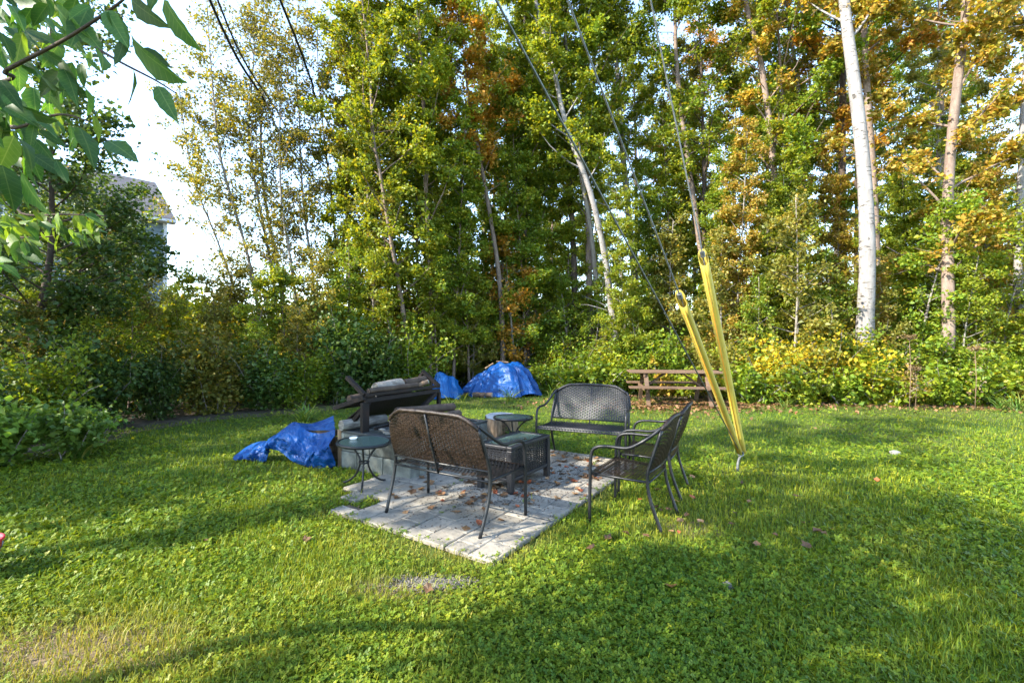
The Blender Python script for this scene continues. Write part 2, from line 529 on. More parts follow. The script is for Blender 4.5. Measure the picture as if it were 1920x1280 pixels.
def tag(o, label=None, cat=None, group=None, kind=None):
    if label:
        o['label'] = label
    if cat:
        o['category'] = cat
    if group:
        o['group'] = group
    if kind:
        o['kind'] = kind
    return o


def thing(name, loc=(0, 0, 0), rz=0.0, label=None, cat=None, group=None):
    o = bpy.data.objects.new(name, None)
    o.empty_display_size = 0.2
    COL.objects.link(o)
    o.location = loc
    o.rotation_euler = (0, 0, rz)
    return tag(o, label, cat, group)


def copy_tree(o, parent=None):
    c = o.copy()
    COL.objects.link(c)
    c.parent = parent
    for ch in list(o.children):
        copy_tree(ch, c)
    return c


def smooth_path(pts, n=6):
    """Catmull-Rom through points"""
    P = [Vector(p) for p in pts]
    P = [P[0] * 2 - P[1]] + P + [P[-1] * 2 - P[-2]]
    out = []
    for i in range(1, len(P) - 2):
        for k in range(n):
            t = k / n
            a, b, c, d = P[i - 1], P[i], P[i + 1], P[i + 2]
            out.append(0.5 * ((2 * b) + (c - a) * t + (2 * a - 5 * b + 4 * c - d) * t * t + (3 * b - a - 3 * c + d) * t ** 3))
    out.append(P[-2])
    return out


def fast_mesh(name, verts, faces, attrs=None):
    """numpy verts (N,3); faces (M,k) with constant k; attrs name -> (M,) floats"""
    me = bpy.data.meshes.new(name)
    M, k = faces.shape
    me.vertices.add(len(verts))
    me.vertices.foreach_set('co', verts.astype(np.float32).ravel())
    me.loops.add(M * k)
    me.loops.foreach_set('vertex_index', faces.astype(np.int32).ravel())
    me.polygons.add(M)
    me.polygons.foreach_set('loop_start', np.arange(0, M * k, k, dtype=np.int32))
    me.update(calc_edges=True)
    for an, av in (attrs or {}).items():
        a = me.attributes.new(an, 'FLOAT', 'FACE')
        a.data.foreach_set('value', av.astype(np.float32))
    return me


def unit(a):
    return a / np.maximum(np.linalg.norm(a, axis=-1, keepdims=True), 1e-9)


def leaf_cloud(name, pos, size, rng, aspect=0.72, up=0.55, droop=0.25, fold=0.18):
    """one leaf (two folded triangles, rhombic) at every position"""
    n = len(pos)
    d = rng.normal(size=(n, 3))
    d[:, 2] = d[:, 2] * 0.6 - droop
    d = unit(d)
    nr = rng.normal(size=(n, 3))
    nr[:, 2] += up * 1.6
    nr = unit(nr - d * np.sum(nr * d, axis=1, keepdims=True))
    s = np.cross(nr, d)
    L = (size * rng.uniform(0.5, 1.4, n))[:, None]
    b = pos - d * L * 0.5
    t = pos + d * L * 0.5
    m = pos - d * L * 0.08
    l = m + s * L * aspect * 0.5 + nr * L * fold
    r = m - s * L * aspect * 0.5 + nr * L * fold
    V = np.stack([b, l, t, r], axis=1).reshape(-1, 3)
    i = np.arange(n)[:, None] * 4
    Fc = np.concatenate([i + np.array([[0, 2, 1]]), i + np.array([[0, 3, 2]])], axis=1).reshape(-1, 3)
    rv = np.clip(rng.beta(1.6, 2.2, n), 0, 1)
    return fast_mesh(name, V, Fc, {'rnd': np.repeat(rv, 2)})


# ------------------------------------------------------------------ trees
def trunk_at(path, t):
    k = t * (len(path) - 1)
    i = min(int(k), len(path) - 2)
    return path[i].lerp(path[i + 1], k - i)


def gen_tree(seed, H, r0, base=0.3, spread=1.7, limbs=34, leaves=9000, leaf=0.085, path=None, sides=9,
             profile=None, up=0.7, scatter=0.125, low_dead=0):
    """returns (trunk mesh incl. limbs, crown mesh) around the local origin"""
    rng = np.random.default_rng(seed)
    rr = random.Random(seed)
    if path is None:
        bx, by = rr.uniform(-0.5, 0.5), rr.uniform(-0.5, 0.5)
        path = []
        for i in range(13):
            t = i / 12
            path.append(Vector((bx * t * t + 0.10 * math.sin(3 * t + seed), by * t * t + 0.10 * math.cos(4 * t + seed) - 0.10 * math.cos(seed), H * t)))
        o = path[0].copy()
        path = [Vector((p.x - o.x, p.y - o.y, p.z)) for p in path]
    H = path[-1].z
    mb = MB()
    n = len(path)
    rs = [max(r0 * (1 - 0.9 * (i / (n - 1))) * (1.25 if i == 0 else 1.0), 0.012) for i in range(n)]
    mb.tube(path, rs, sides, jit=0.04)
    tips = []
    if profile is None:
        profile = lambda t: 0.45 + 0.75 * math.sin(PI * min(1, max(0, (t - base) / (1 - base))) ** 0.75)
    for i in range(limbs):
        t = base + (0.985 - base) * ((i + rr.random()) / limbs)
        p0 = trunk_at(path, t)
        az = i * 2.39996 + rr.uniform(-0.5, 0.5)
        L = spread * profile(t) * rr.uniform(0.6, 1.2)
        el = up * rr.uniform(0.55, 1.25)
        pts = [p0]
        d = Vector((math.cos(az) * math.cos(el), math.sin(az) * math.cos(el), math.sin(el)))
        for k in range(1, 6):
            d = (d + Vector((rr.uniform(-.22, .22), rr.uniform(-.22, .22), rr.uniform(-.12, .2)))).normalized()
            pts.append(pts[-1] + d * (L / 5))
        rl = max(0.008, r0 * 0.30 * (1 - t) + 0.008)
        mb.tube(pts, [rl * (1 - 0.8 * k / 5) for k in range(6)], 4, cap=False)
        nt_ = max(3, int(L * 4.5))
        for k in range(nt_):
            s = rr.uniform(0.22, 1.0)
            q = trunk_at(pts, s)
            dd = Vector((rr.gauss(0, 1), rr.gauss(0, 1), rr.gauss(0.1, 0.6))).normalized() * rr.uniform(0.15, 0.5)
            tips.append((q, q + dd))
            if k % 3 == 0:
                mb.tube([q, q + dd], [0.006, 0.003], 3, cap=False)
    for i in range(low_dead):       # bare dead twigs low on the stem
        t = rr.uniform(0.10, 0.75)
        p0 = trunk_at(path, t)
        az = rr.uniform(0, 6.28)
        pts = [p0]
        d = Vector((math.cos(az), math.sin(az), rr.uniform(-0.1, 0.5)))
        for k in range(4):
            d = (d + Vector((rr.uniform(-.4, .4), rr.uniform(-.4, .4), rr.uniform(-.3, .3)))).normalized()
            pts.append(pts[-1] + d * rr.uniform(0.15, 0.35))
        mb.tube(pts, [0.016, 0.012, 0.009, 0.006, 0.003], 4, cap=False)
    A = np.array([tuple(a) for a, b in tips])
    B = np.array([tuple(b) for a, b in tips])
    w = rng.random(len(tips)) ** 2.2 + 0.06
    idx = rng.choice(len(tips), leaves, p=w / w.sum())
    s = rng.random(leaves)[:, None] ** 0.7
    pos = A[idx] + (B[idx] - A[idx]) * s + rng.normal(size=(leaves, 3)) * scatter * np.array([.85, .85, .6])
    pos[:, 2] = np.maximum(pos[:, 2], 0.05)
    return mb.mesh('trunk', True), leaf_cloud('crown', pos, leaf, rng)


def gen_shrub(seed, h, w, stems=12, leaves=4500, leaf=0.07, scatter=0.09, flat=0.0):
    rng = np.random.default_rng(seed)
    rr = random.Random(seed)
    mb = MB()
    tips = []
    for i in range(stems):
        az = i * 2.39996 + rr.uniform(-.4, .4)
        lean = rr.uniform(0.1, 0.75)
        L = h * rr.uniform(0.55, 1.1)
        p = Vector((rr.uniform(-.15, .15) * w, rr.uniform(-.15, .15) * w, 0))
        d = Vector((math.cos(az) * lean * w / h, math.sin(az) * lean * w / h, 1)).normalized()
        pts = [p]
        for k in range(6):
            d = (d + Vector((rr.uniform(-.2, .2), rr.uniform(-.2, .2), rr.uniform(-.18, .08)))).normalized()
            pts.append(pts[-1] + d * (L / 6))
        mb.tube(pts, [0.014 * (1 - .75 * k / 6) for k in range(7)], 4, cap=False)
        for k in range(14):
            s = rr.uniform(0.12, 1.0)
            q = trunk_at(pts, s)
            dd = Vector((rr.gauss(0, 1), rr.gauss(0, 1), rr.gauss(0.1, 0.6))).normalized() * rr.uniform(0.1, 0.42) * w * 0.7
            tips.append((q, q + dd))
            if k % 4 == 0:
                mb.tube([q, q + dd], [0.005, 0.002], 3, cap=False)
    A = np.array([tuple(a) for a, b in tips])
    B = np.array([tuple(b) for a, b in tips])
    wgt = rng.random(len(tips)) ** 1.3 + 0.08
    idx = rng.choice(len(tips), leaves, p=wgt / wgt.sum())
    s = rng.random(leaves)[:, None] ** 0.7
    pos = A[idx] + (B[idx] - A[idx]) * s + rng.normal(size=(leaves, 3)) * scatter
    pos[:, 2] = np.abs(pos[:, 2]) + 0.02
    return mb.mesh('stem', True), leaf_cloud('foliage', pos, leaf, rng, up=0.9)


def place(name, meshes, bark, leafm, loc, rz=0.0, sc=1.0, label=None, cat='tree', group=None, parts=('trunk', 'crown'), sz=None):
    t = thing(name, loc, rz, label, cat, group)
    t.scale = (sc, sc, sz if sz else sc)
    mesh_obj(parts[0], meshes[0], bark, t)
    mesh_obj(parts[1], meshes[1], leafm, t)
    return t


# ------------------------------------------------------------------ the ground
D1 = Vector((0.55, 0.835, 0)).normalized()          # patio axes: D1 runs away to the right, D2 away to the left
D2 = Vector((-D1.y, D1.x, 0))
APEX = Vector((-0.119, 2.967, 0))                   # patio corner nearest the camera


def patio_pt(u, v, z=0.0):
    q = APEX + D1 * u + D2 * v
    return Vector((q.x, q.y, z))


def patio_uv(x, y):
    dx, dy = x - APEX.x, y - APEX.y
    return dx * D1.x + dy * D1.y, dx * D2.x + dy * D2.y


def patio_extent(u):
    """how far the paving reaches to the left (v) at u"""
    if u < 0.21:
        return 1.72
    if u < 0.42:
        return 1.50
    return 2.14


PATIO_LEN = 2.95
EDGE = [(-9, -4), (-8, 2), (-6.3, 4.4), (-5.75, 5.9), (-5.95, 7.5), (-5.4, 8.6), (-4.3, 9.3), (-3.5, 10.2), (-2.2, 11.5), (-1.0, 12.6),
        (1.0, 13.0), (2.2, 12.7), (3.5, 12.0), (5.5, 11.0), (8.2, 10.4), (11.0, 10.0), (16, 9.6), (30, 9)]
EX = np.array([e[0] for e in EDGE], float)
EY = np.array([e[1] for e in EDGE], float)


def edge_dist(x, y):
    """signed distance-like value: positive inside the lawn"""
    x = np.asarray(x, float)
    y = np.asarray(y, float)
    best = np.full(x.shape, 1e9)
    sgn = np.ones(x.shape)
    for i in range(len(EDGE) - 1):
        ax, ay, bx_, by_ = EX[i], EY[i], EX[i + 1], EY[i + 1]
        dx, dy = bx_ - ax, by_ - ay
        t = np.clip(((x - ax) * dx + (y - ay) * dy) / (dx * dx + dy * dy), 0, 1)
        qx, qy = ax + t * dx, ay + t * dy
        d = np.hypot(x - qx, y - qy)
        side = np.where(dx * (y - ay) - dy * (x - ax) < 0, 1.0, -1.0)
        m_ = d < best
        best = np.where(m_, d, best)
        sgn = np.where(m_, side, sgn)
    return best * sgn


mb = MB()
R = 900
mb.add([(-R, -R, 0), (R, -R, 0), (R, R, 0), (-R, R, 0)], [(0, 1, 2, 3)])
tag(mb.build('lawn', 'lawn'), kind='structure')

mb = MB()                                             # dark leafy soil under the wood, 4 mm above the lawn sheet
pts = [(x, y, 0.004) for x, y in EDGE]
far = [(60, 9, 0.004), (60, 90, 0.004), (-60, 90, 0.004), (-60, -4, 0.004)]
mb.add(pts + far, [tuple(range(len(pts) + 4))])
fl = mb.build('forest_floor', 'soil')
bmx = bmesh.new()
bmx.from_mesh(fl.data)
bmesh.ops.triangulate(bmx, faces=bmx.faces[:])
bmx.to_mesh(fl.data)
bmx.free()
tag(fl, kind='structure')

# ------------------------------------------------------------------ patio: bed plus single pavers
mb = MB()
bed = [patio_pt(-0.0, 0.0, 0.012), patio_pt(PATIO_LEN, 0, 0.012), patio_pt(PATIO_LEN, 2.14, 0.012), patio_pt(0.42, 2.14, 0.012),
       patio_pt(0.42, 1.50, 0.012), patio_pt(0.21, 1.50, 0.012), patio_pt(0.21, 1.72, 0.012), patio_pt(0.0, 1.72, 0.012)]
mb.add(bed, [tuple(range(8))])
patio = mb.build('patio', 'joint_sand')
tag(patio, kind='structure')


def paver_mesh(L, W, seed):
    rr = random.Random(seed)
    mb = MB()
    z0, z1, c = 0.0, 0.030, 0.007
    lo, mid, hi = [], [], []
    nside = 3
    ring = []
    for (ax, ay, bx_, by_) in ((-1, -1, 1, -1), (1, -1, 1, 1), (1, 1, -1, 1), (-1, 1, -1, -1)):
        for k in range(nside):
            t = k / nside
            ring.append((ax + (bx_ - ax) * t, ay + (by_ - ay) * t))
    for (x, y) in ring:
        jx, jy = rr.uniform(-.0035, .0035), rr.uniform(-.0035, .0035)
        px, py = x * L / 2 + jx, y * W / 2 + jy
        lo.append((px, py, z0))
        mid.append((px, py, z1 - c + rr.uniform(-.001, .001)))
        hi.append((px - (x and c * (1 if x > 0 else -1) * abs(x)), py - (y and c * (1 if y > 0 else -1) * abs(y)), z1 + rr.uniform(-.0012, .0012)))
    n = len(ring)
    vs = lo + mid + hi + [(0, 0, z1 + 0.001)]
    fs = []
    for k in range(n):
        j = (k + 1) % n
        fs += [(k, j, n + j, n + k), (n + k, n + j, 2 * n + j, 2 * n + k), (2 * n + k, 2 * n + j, 3 * n)]
    mb.add(vs, fs)
    me = mb.mesh('paver')
    me.materials.append(MATS['paver'])
    return me


ROW = 0.2125
PAV = {}
rr = random.Random(5)
row = 0
v0 = 0.0
ang = math.atan2(D1.y, D1.x)
while v0 + ROW < 2.16:
    u = -0.0
    gap = 0.011 if row % 2 == 1 else 0.004             # wider joint between double rows
    first = True
    while u < PATIO_LEN - 0.05:
        L = rr.choice([0.2, 0.2, 0.26, 0.32])
        if first and row % 2:
            L = 0.13
        first = False
        L = min(L, PATIO_LEN - u)
        if L < 0.06:
            break
        vc = v0 + ROW / 2
        if vc < patio_extent(u + L * 0.5):
            key = (round(L, 2), rr.randrange(3))
            if key not in PAV:
                PAV[key] = paver_mesh(key[0] - 0.005, ROW - 0.006, hash(key) % 999)
            q = patio_pt(u + L / 2, vc - gap / 2, 0.010 + rr.uniform(-.003, .003))
            o = mesh_obj('paver', PAV[key], None, patio, q)
            o.rotation_euler = (rr.uniform(-.008, .008), rr.uniform(-.008, .008), ang + rr.uniform(-.006, .006))
        u += L
    v0 += ROW
    row += 1


# ------------------------------------------------------------------ rattan seats
def weave(mb, S, lu, lv, pu=0.030, pv=0.0165, wu=0.014, wv=0.0138, amp=0.0055, thick=True):
    """woven strands over the surface S(u,v): uprights along v, thinner strands weaving over and under along u"""
    nu, nv = max(3, int(lu / pu)), max(3, int(lv / pv))

    def nrm(u, v):
        e = 0.01
        a = S(min(u + e, 1), v) - S(max(u - e, 0), v)
        b = S(u, min(v + e, 1)) - S(u, max(v - e, 0))
        return a.cross(b).normalized(), a.normalized(), b.normalized()
    for i in range(nu + 1):
        u = i / nu
        a, b = [], []
        for k in range(9):
            v = k / 8
            p = S(u, v)
            n, tu, tv = nrm(u, v)
            a.append(p - tu * wu / 2)
            b.append(p + tu * wu / 2)
        mb.add(a + b, [(k, k + 1, 9 + k + 1, 9 + k) for k in range(8)])
    for j in range(nv + 1):
        v = j / nv
        a, b = [], []
        m_ = nu * 2
        for k in range(m_ + 1):
            u = k / m_
            p = S(u, v)
            n, tu, tv = nrm(u, v)
            off = amp * (1 if ((k // 2 + j) % 2 == 0) else -1) * (1 if k % 2 == 0 else 0)
            q = p + n * off
            a.append(q - tv * wv / 2)
            b.append(q + tv * wv / 2)
        mb.add(a + b, [(k, k + 1, m_ + 1 + k + 1, m_ + 1 + k) for k in range(m_)])


def make_seat(name, half, fhalf, rhalf, mat, loc, rz, label, cat, group, bench=False):
    t = thing(name, loc, rz, label, cat, group)
    w = half
    top = 0.875
    for s in (-1, 1):
        path = smooth_path([(s * fhalf, .275, 0), (s * fhalf, .27, .30), (s * fhalf, .262, .53), (s * fhalf, .225, .605), (s * fhalf, .13, .628),
                            (s * (fhalf - .004), -.03, .632), (s * (w + .005), -.12, .675), (s * (w - .02), -.215, .745), (s * (w - .055), -.27, .80)], 5)
        mb = MB()
        mb.tube(path, 0.0135, 10)
        mb.build('armrest', 'frame_metal', t, True)
        mb = MB()
        mb.tube(smooth_path([(s * (w - .05), -.272, .78), (s * (w - .02), -.205, .55), (s * (w - .015), -.175, .42), (s * (w - .01), -.20, .25), (s * rhalf, -.29, 0)], 5), 0.0135, 10)
        mb.build('rear_leg', 'frame_metal', t, True)
        mb = MB()
        mb.tube([(s * (fhalf - .012), .262, .395), (s * (w - .01), 0, .385), (s * (w - .015), -.18, .385)], 0.011, 8)
        mb.build('seat_rail', 'frame_metal', t, True)
    mb = MB()
    mb.tube([(-w + .02, -.182, .455), (0, -.20, .455), (w - .02, -.182, .455)], 0.010, 8)
    mb.tube([(-w + .02, -.180, .378), (0, -.185, .376), (w - .02, -.180, .378)], 0.009, 8)
    mb.tube([(-fhalf + .01, .235, .378), (fhalf - .01, .235, .378)], 0.009, 8)
    mb.build('cross_rail', 'frame_metal', t, True)

    def arch(u):                                     # top edge of the back
        x = (u * 2 - 1)
        k = abs(x)
        z = top - (0.085 * k ** 2.6 if not bench else 0.025 * k ** 2 + 0.075 * max(0, (k - .62) / .38) ** 1.7)
        return Vector((x * (w - .05), -.335 + .06 * k ** 2, z))

    def back(u, v):
        x = (u * 2 - 1)
        b = Vector((x * (w - .022), -.198 + .018 * x * x, .462))
        a = arch(u)
        q = b.lerp(a, v)
        q.y -= .02 * math.sin(PI * v)
        return q
    mb = MB()
    weave(mb, back, 2 * w, .42)
    mb.build('woven_back', mat, t, True)
    mb = MB()
    rp = [arch(k / 24) for k in range(25)]
    mb.tube([Vector((-(w - .055), -.27, .785))] + rp + [Vector((w - .055, -.27, .785))], 0.0165, 10, jit=0.14)
    mb.build('back_rim', mat, t, True)
    if bench:
        mb = MB()
        mb.tube([(0, -.345, .86), (0, -.285, .65), (0, -.218, .455), (0, -.19, .38)], 0.009, 8)
        mb.build('back_strut', 'frame_metal', t, True)

    def seat(u, v):
        x = (u * 2 - 1)
        hw = (w - .015) * (1 - v) + (fhalf - .015) * v
        y = -.185 + .44 * min(v / .92, 1) + .015 * max(0, (v - .92) / .08)
        z = .408 - .014 * math.sin(PI * min(v, 1)) + .012 * v - (0.03 * max(0, (v - .92) / .08))
        return Vector((x * hw, y, z))

    def seat_t(u, v):
        return seat(v, u)
    mb = MB()
    weave(mb, seat_t, .46, 2 * w, pv=0.0175, wv=0.0125)
    mb.build('woven_seat', mat, t, True)
    return t


def facing(v):
    return math.atan2(v.y, v.x) - PI / 2


loveA = make_seat('rattan_bench', .50, .525, .475, 'rattan', (0, 0, 0), 0, 'brown wicker two-seat bench seen from behind, standing on the pavers', 'bench', 'wicker garden seats', True)
cA = (pg(723.8, 968.3) + pg(899, 1014.7) + pg(988, 976.2) + pg(806, 932.4)) / 4
loveA.location = (cA.x, cA.y, 0.038)
loveA.rotation_euler.z = facing(Vector((.53, .85, 0)))
loveB = make_seat('rattan_bench', .50, .525, .475, 'rattan_dark', (0, 0, 0), 0, 'dark wicker two-seat bench facing the camera, in front of the picnic table', 'bench', 'wicker garden seats', True)
f = Vector((-.40, -.917, 0))
cB = (pg(1041, 850) + pg(1180, 863)) / 2 + f * .29
loveB.location = (cB.x, cB.y, 0.03)
loveB.rotation_euler.z = facing(f)
ch1 = make_seat('rattan_armchair', .265, .295, .245, 'rattan', (0, 0, 0), 0, 'brown wicker armchair nearest the camera, on the grass right of the pavers', 'chair', 'wicker garden seats')
c1_ = (pg(1106.6, 982.8) + pg(1233, 1001) + pg(1269.4, 967) + pg(1155.7, 937.6)) / 4
ch1.location = (c1_.x, c1_.y, 0.0)
ch1.rotation_euler.z = facing(Vector((-.844, .536, 0)))
ch2 = make_seat('rattan_armchair', .265, .295, .245, 'rattan', (c1_.x + .37, c1_.y + .68, 0), 0, 'wicker armchair half hidden behind the nearer armchair', 'chair', 'wicker garden seats')
ch2.rotation_euler.z = facing(Vector((-.888, .46, 0)))

# ------------------------------------------------------------------ coffee table
ct = thing('coffee_table', (0, 0, 0), 0, 'low rectangular wicker coffee table with lattice sides between the benches', 'table')
Q = [Vector((0.0, 4.276, 0)), Vector((0.404, 4.89, 0)), Vector((0.06, 5.10, 0)), Vector((-0.335, 4.475, 0))]
ctr = sum(Q, Vector()) / 4
ct.location = (ctr.x, ctr.y, 0.036)
ct.rotation_euler.z = math.atan2(Q[1].y - Q[0].y, Q[1].x - Q[0].x)
lx, ly, hz = 0.37, 0.20, 0.425
for sx in (-1, 1):
    for sy in (-1, 1):
        mb = MB()
        mb.box((sx * (lx - .027), sy * (ly - .027), hz / 2 - .012), (.056, .056, hz - .024))
        mb.build('leg', 'rattan_dark', ct, bevel=.006)
mb = MB()
for s in (-1, 1):
    mb.box((0, s * (ly - .03), hz - .004), (2 * lx, .062, .034))
    mb.box((s * (lx - .03), 0, hz - .004), (.062, 2 * ly - .124, .034))
mb.build('table_frame', 'rattan_dark', ct, bevel=.008)
mb = MB()
mb.box((0, 0, hz + .002), (2 * lx - .128, 2 * ly - .128, .008))
mb.build('glass_top', 'table_glass', ct)
for k, (ax, s) in enumerate((('x', -1), ('x', 1), ('y', -1), ('y', 1))):
    mb = MB()
    if ax == 'x':
        S = lambda u, v, s=s: Vector(((u * 2 - 1) * (lx - .05), s * (ly - .02), .135 + v * .27))
        weave(mb, S, 2 * lx - .1, .27, pu=.022, pv=.021, wu=.011, wv=.010, amp=.003)
    else:
        S = lambda u, v, s=s: Vector((s * (lx - .02), (u * 2 - 1) * (ly - .05), .135 + v * .27))
        weave(mb, S, 2 * ly - .1, .27, pu=.022, pv=.021, wu=.011, wv=.010, amp=.003)
    mb.build('lattice_side', 'rattan_dark', ct)
mb = MB()
weave(mb, lambda u, v: Vector(((u * 2 - 1) * (lx - .03), (v * 2 - 1) * (ly - .03), .13)), 2 * lx, 2 * ly, pu=.022, pv=.014, wu=.012, wv=.011)
mb.build('woven_shelf', 'rattan_dark', ct)
mb = MB()
for s in (-1, 1):
    mb.box((0, s * (ly - .02), .125), (2 * lx - .11, .03, .03))
    mb.box((s * (lx - .02), 0, .125), (.03, 2 * ly - .11, .03))
mb.build('shelf_frame', 'rattan_dark', ct, bevel=.006)


# ------------------------------------------------------------------ round side tables
def side_table(loc, rz, label, tilt=0.0):
    t = thing('side_table', loc, rz, label, 'table', 'round glass side tables')
    H_, r = .43, .255
    mb = MB()
    mb.lathe([(r - .02, H_ - .018), (r + .002, H_ - .018), (r + .007, H_ - .004), (r + .002, H_ + .010), (r - .012, H_ + .010), (r - .02, H_ + .002), (r - .02, H_ - .018)], 40)
    mb.build('rim', 'frame_metal', t, True)
    mb = MB()
    mb.lathe([(0.0, H_ - .002), (r - .021, H_ - .002), (r - .021, H_ + .004), (0, H_ + .004)], 40)
    mb.build('glass_top', 'table_glass', t)
    for k in range(3):
        a = 2 * PI * k / 3 + 0.5
        c, s = math.cos(a), math.sin(a)
        pth = smooth_path([(c * .20, s * .20, H_ - .02), (c * .12, s * .12, H_ - .08), (c * .055, s * .055, .27), (c * .045, s * .045, .20), (c * .10, s * .10, .085), (c * .19, s * .19, .018), (c * .235, s * .235, .008)], 5)
        mb = MB()
        mb.tube(pth, .0095, 8)
        mb.build('leg', 'frame_metal', t, True)
    mb = MB()
    mb.lathe([(.04, .222), (.052, .222), (.052, .236), (.04, .236), (.04, .222)], 20)
    mb.build('collar', 'frame_metal', t, True)
    t.rotation_euler = (tilt, 0.02, rz)
    return t


side_table((-1.46, 4.56, 0.038), 0.25, 'round green glass side table with ashtray, left of the near bench', 0.02)
side_table((0.012, 6.02, 0.037), 1.2, 'round dark side table standing in front of the tree stump')
mb = MB()
pa = Vector((-1.58, 4.62, 0.475))
mb.lathe([(0, 0), (.028, 0), (.040, .022), (.036, .022), (.026, .006), (0, .006)], 18, pa)
ash = mb.build('ashtray', 'ash_white', None, True)
tag(ash, 'small white glass ashtray on the round side table', 'ashtray')

# ------------------------------------------------------------------ tree stump
st = thing('tree_stump', (-0.155, 6.62, 0), 0, 'cut tree stump with pale top behind the round side table', 'stump')
mb = MB()
rr = random.Random(3)
prof = [(.30, 0), (.262, .06), (.243, .16), (.236, .30), (.232, .385)]
vs, fs, n = [], [], 28
for i, (r, z) in enumerate(prof):
    for k in range(n):
        a = 2 * PI * k / n
        q = r * (1 + .07 * math.sin(3 * a + 1) * (1 if i < 2 else .5) + .03 * math.sin(9 * a) + rr.uniform(-.012, .012))
        vs.append((q * math.cos(a), q * math.sin(a), z + (0.02 * math.sin(a) if i == 4 else 0)))
for i in range(len(prof) - 1):
    for k in range(n):
        fs.append((i * n + k, i * n + (k + 1) % n, (i + 1) * n + (k + 1) % n, (i + 1) * n + k))
mb.add(vs, fs)
mb.build('bark', 'stump_bark', st)
mb = MB()
top = vs[-n:]
mb.add([(x * .985, y * .985, z + .004) for x, y, z in top] + [(x * .45, y * .45, .40 + .02 * y) for x, y, z in top] + [(0, 0, .402)],
       [(k, (k + 1) % n, n + (k + 1) % n, n + k) for k in range(n)] + [(n + k, n + (k + 1) % n, 2 * n) for k in range(n)])
mb.build('cut_top', 'stump_cut', st, True)

# ------------------------------------------------------------------ fire pit of concrete blocks
C0 = Vector((-1.04, 4.76, 0))
EE = Vector((-.86, .51, 0)).normalized()
GG = Vector((-EE.y, EE.x, 0)) * -1
GG = Vector((.51, .86, 0)).normalized()


def fp(a, b, z):
    """fire-pit frame: a along the front to the left, b to the back, z up"""
    q = C0 + EE * a + GG * b
    return Vector((q.x, q.y, z))


FPW, FPL, TH = 1.06, 1.42, .15
pit = thing('fire_pit', tuple(fp(.5, .7, 0)), 0, 'grey concrete block fire pit with steel rim beside the pavers', 'fire pit')
pit_off = -pit.location


def in_pit(name, mb, mat, parent=pit, **kw):
    o = mb.build(name, mat, parent, **kw)
    if parent is pit:
        o.location = pit_off
    return o


def rot_from(d):
    return Matrix(((d.x, -d.y, 0), (d.y, d.x, 0), (0, 0, 1)))


rr = random.Random(9)
for course in range(2):
    z = .105 + course * .205
    for side in range(4):
        length = FPW if side in (0, 2) else FPL - 2 * TH
        pos = -.2 * ((course + side) % 2)
        while pos < length - .02:
            a0, a1 = max(pos, 0), min(pos + .40, length)
            pos += .40
            if a1 - a0 < .05:
                continue
            mid_, L = (a0 + a1) / 2, a1 - a0 - .007
            j = rr.uniform(-.004, .004)
            if side == 0:
                c, d = fp(mid_, TH / 2 + j, z), EE
            elif side == 2:
                c, d = fp(mid_, FPL - TH / 2 + j, z), EE
            elif side == 1:
                c, d = fp(TH / 2 + j, TH + mid_, z), GG
            else:
                c, d = fp(FPW - TH / 2 + j, TH + mid_, z), GG
            mb = MB()
            mb.box(c, (L, TH, .198), rot_from(d))
            in_pit('block', mb, 'concrete_block', bevel=.008)
mb = MB()
for a in (.03, FPW - .03):
    mb.beam(fp(a, 0, .425), fp(a, FPL, .425), .06, .022)
for b in (.03, FPL - .03):
    mb.beam(fp(.062, b, .426), fp(FPW - .062, b, .426), .06, .022)
in_pit('steel_rim', mb, 'rim_steel', bevel=.003)
mb = MB()
mb.box(fp(.5, .7, .03), (.72, 1.05, .05), rot_from(GG).to_3x3() @ Matrix.Rotation(PI / 2, 3, 'Z'))
in_pit('ash_bed', mb, 'soil')
# posts of weathered timber at the left corner
for k, (a, b, h_) in enumerate(((FPW + .035, .03, .44), (FPW + .035, .11, .42))):
    mb = MB()
    mb.beam(fp(a, b, 0), fp(a, b, h_), .06, .06, up=EE)
    in_pit('corner_post', mb, 'old_wood', bevel=.004)

# ------------------------------------------------------------------ burnt steel cradle standing on the pit
cr = thing('steel_cradle', tuple(fp(.6, .7, .437)), 0, 'rusty blackened steel grill frame tilted over the fire pit', 'grill frame')
cr_off = -cr.location


def in_cr(name, mb, mat='burnt_steel', parent=cr, **kw):
    o = mb.build(name, mat, parent, **kw)
    o.location = cr_off
    return o


A0 = .74                                             # rail line inside the pit (a coordinate)
rail0, rail1 = .06, 1.34
for z, w_, h_ in ((.845, .055, .035), (.785, .05, .05)):
    mb = MB()
    mb.beam(fp(A0, rail0, z), fp(A0, rail1, z), w_, h_)
    in_cr('rail', mb, bevel=.004)
for b in (rail0, rail1):
    mb = MB()
    mb.beam(fp(A0, b, .85), fp(A0 + .29, b, 1.04), .045, .05, up=GG)
    in_cr('upper_arm', mb, bevel=.004)
    mb = MB()
    mb.beam(fp(A0 + .275, b + .001, 1.03), fp(A0 + .47, b + .001, .80), .035, .04, up=GG) if b == rail1 else mb.beam(fp(A0, b, .82), fp(A0 + .50, b, .67), .05, .055, up=GG)
    in_cr('lower_arm', mb, bevel=.004)
    mb = MB()
    mb.beam(fp(A0, b, .437), fp(A0, b, .765), .05 if b == rail1 else .10, .04, up=EE)
    in_cr('post', mb, bevel=.004)
mb = MB()
mb.beam(fp(A0 - .01, rail0 + .05, .76), fp(A0 + .34, rail0 + .05, .445), .045, .05, up=GG)
in_cr('brace', mb, bevel=.004)
mb = MB()
mb.beam(fp(A0 - .03, rail1 - .10, .76), fp(A0 - .03, rail1 - .62, .46), .05, .05, up=EE)
in_cr('brace', mb, bevel=.004)
mb = MB()
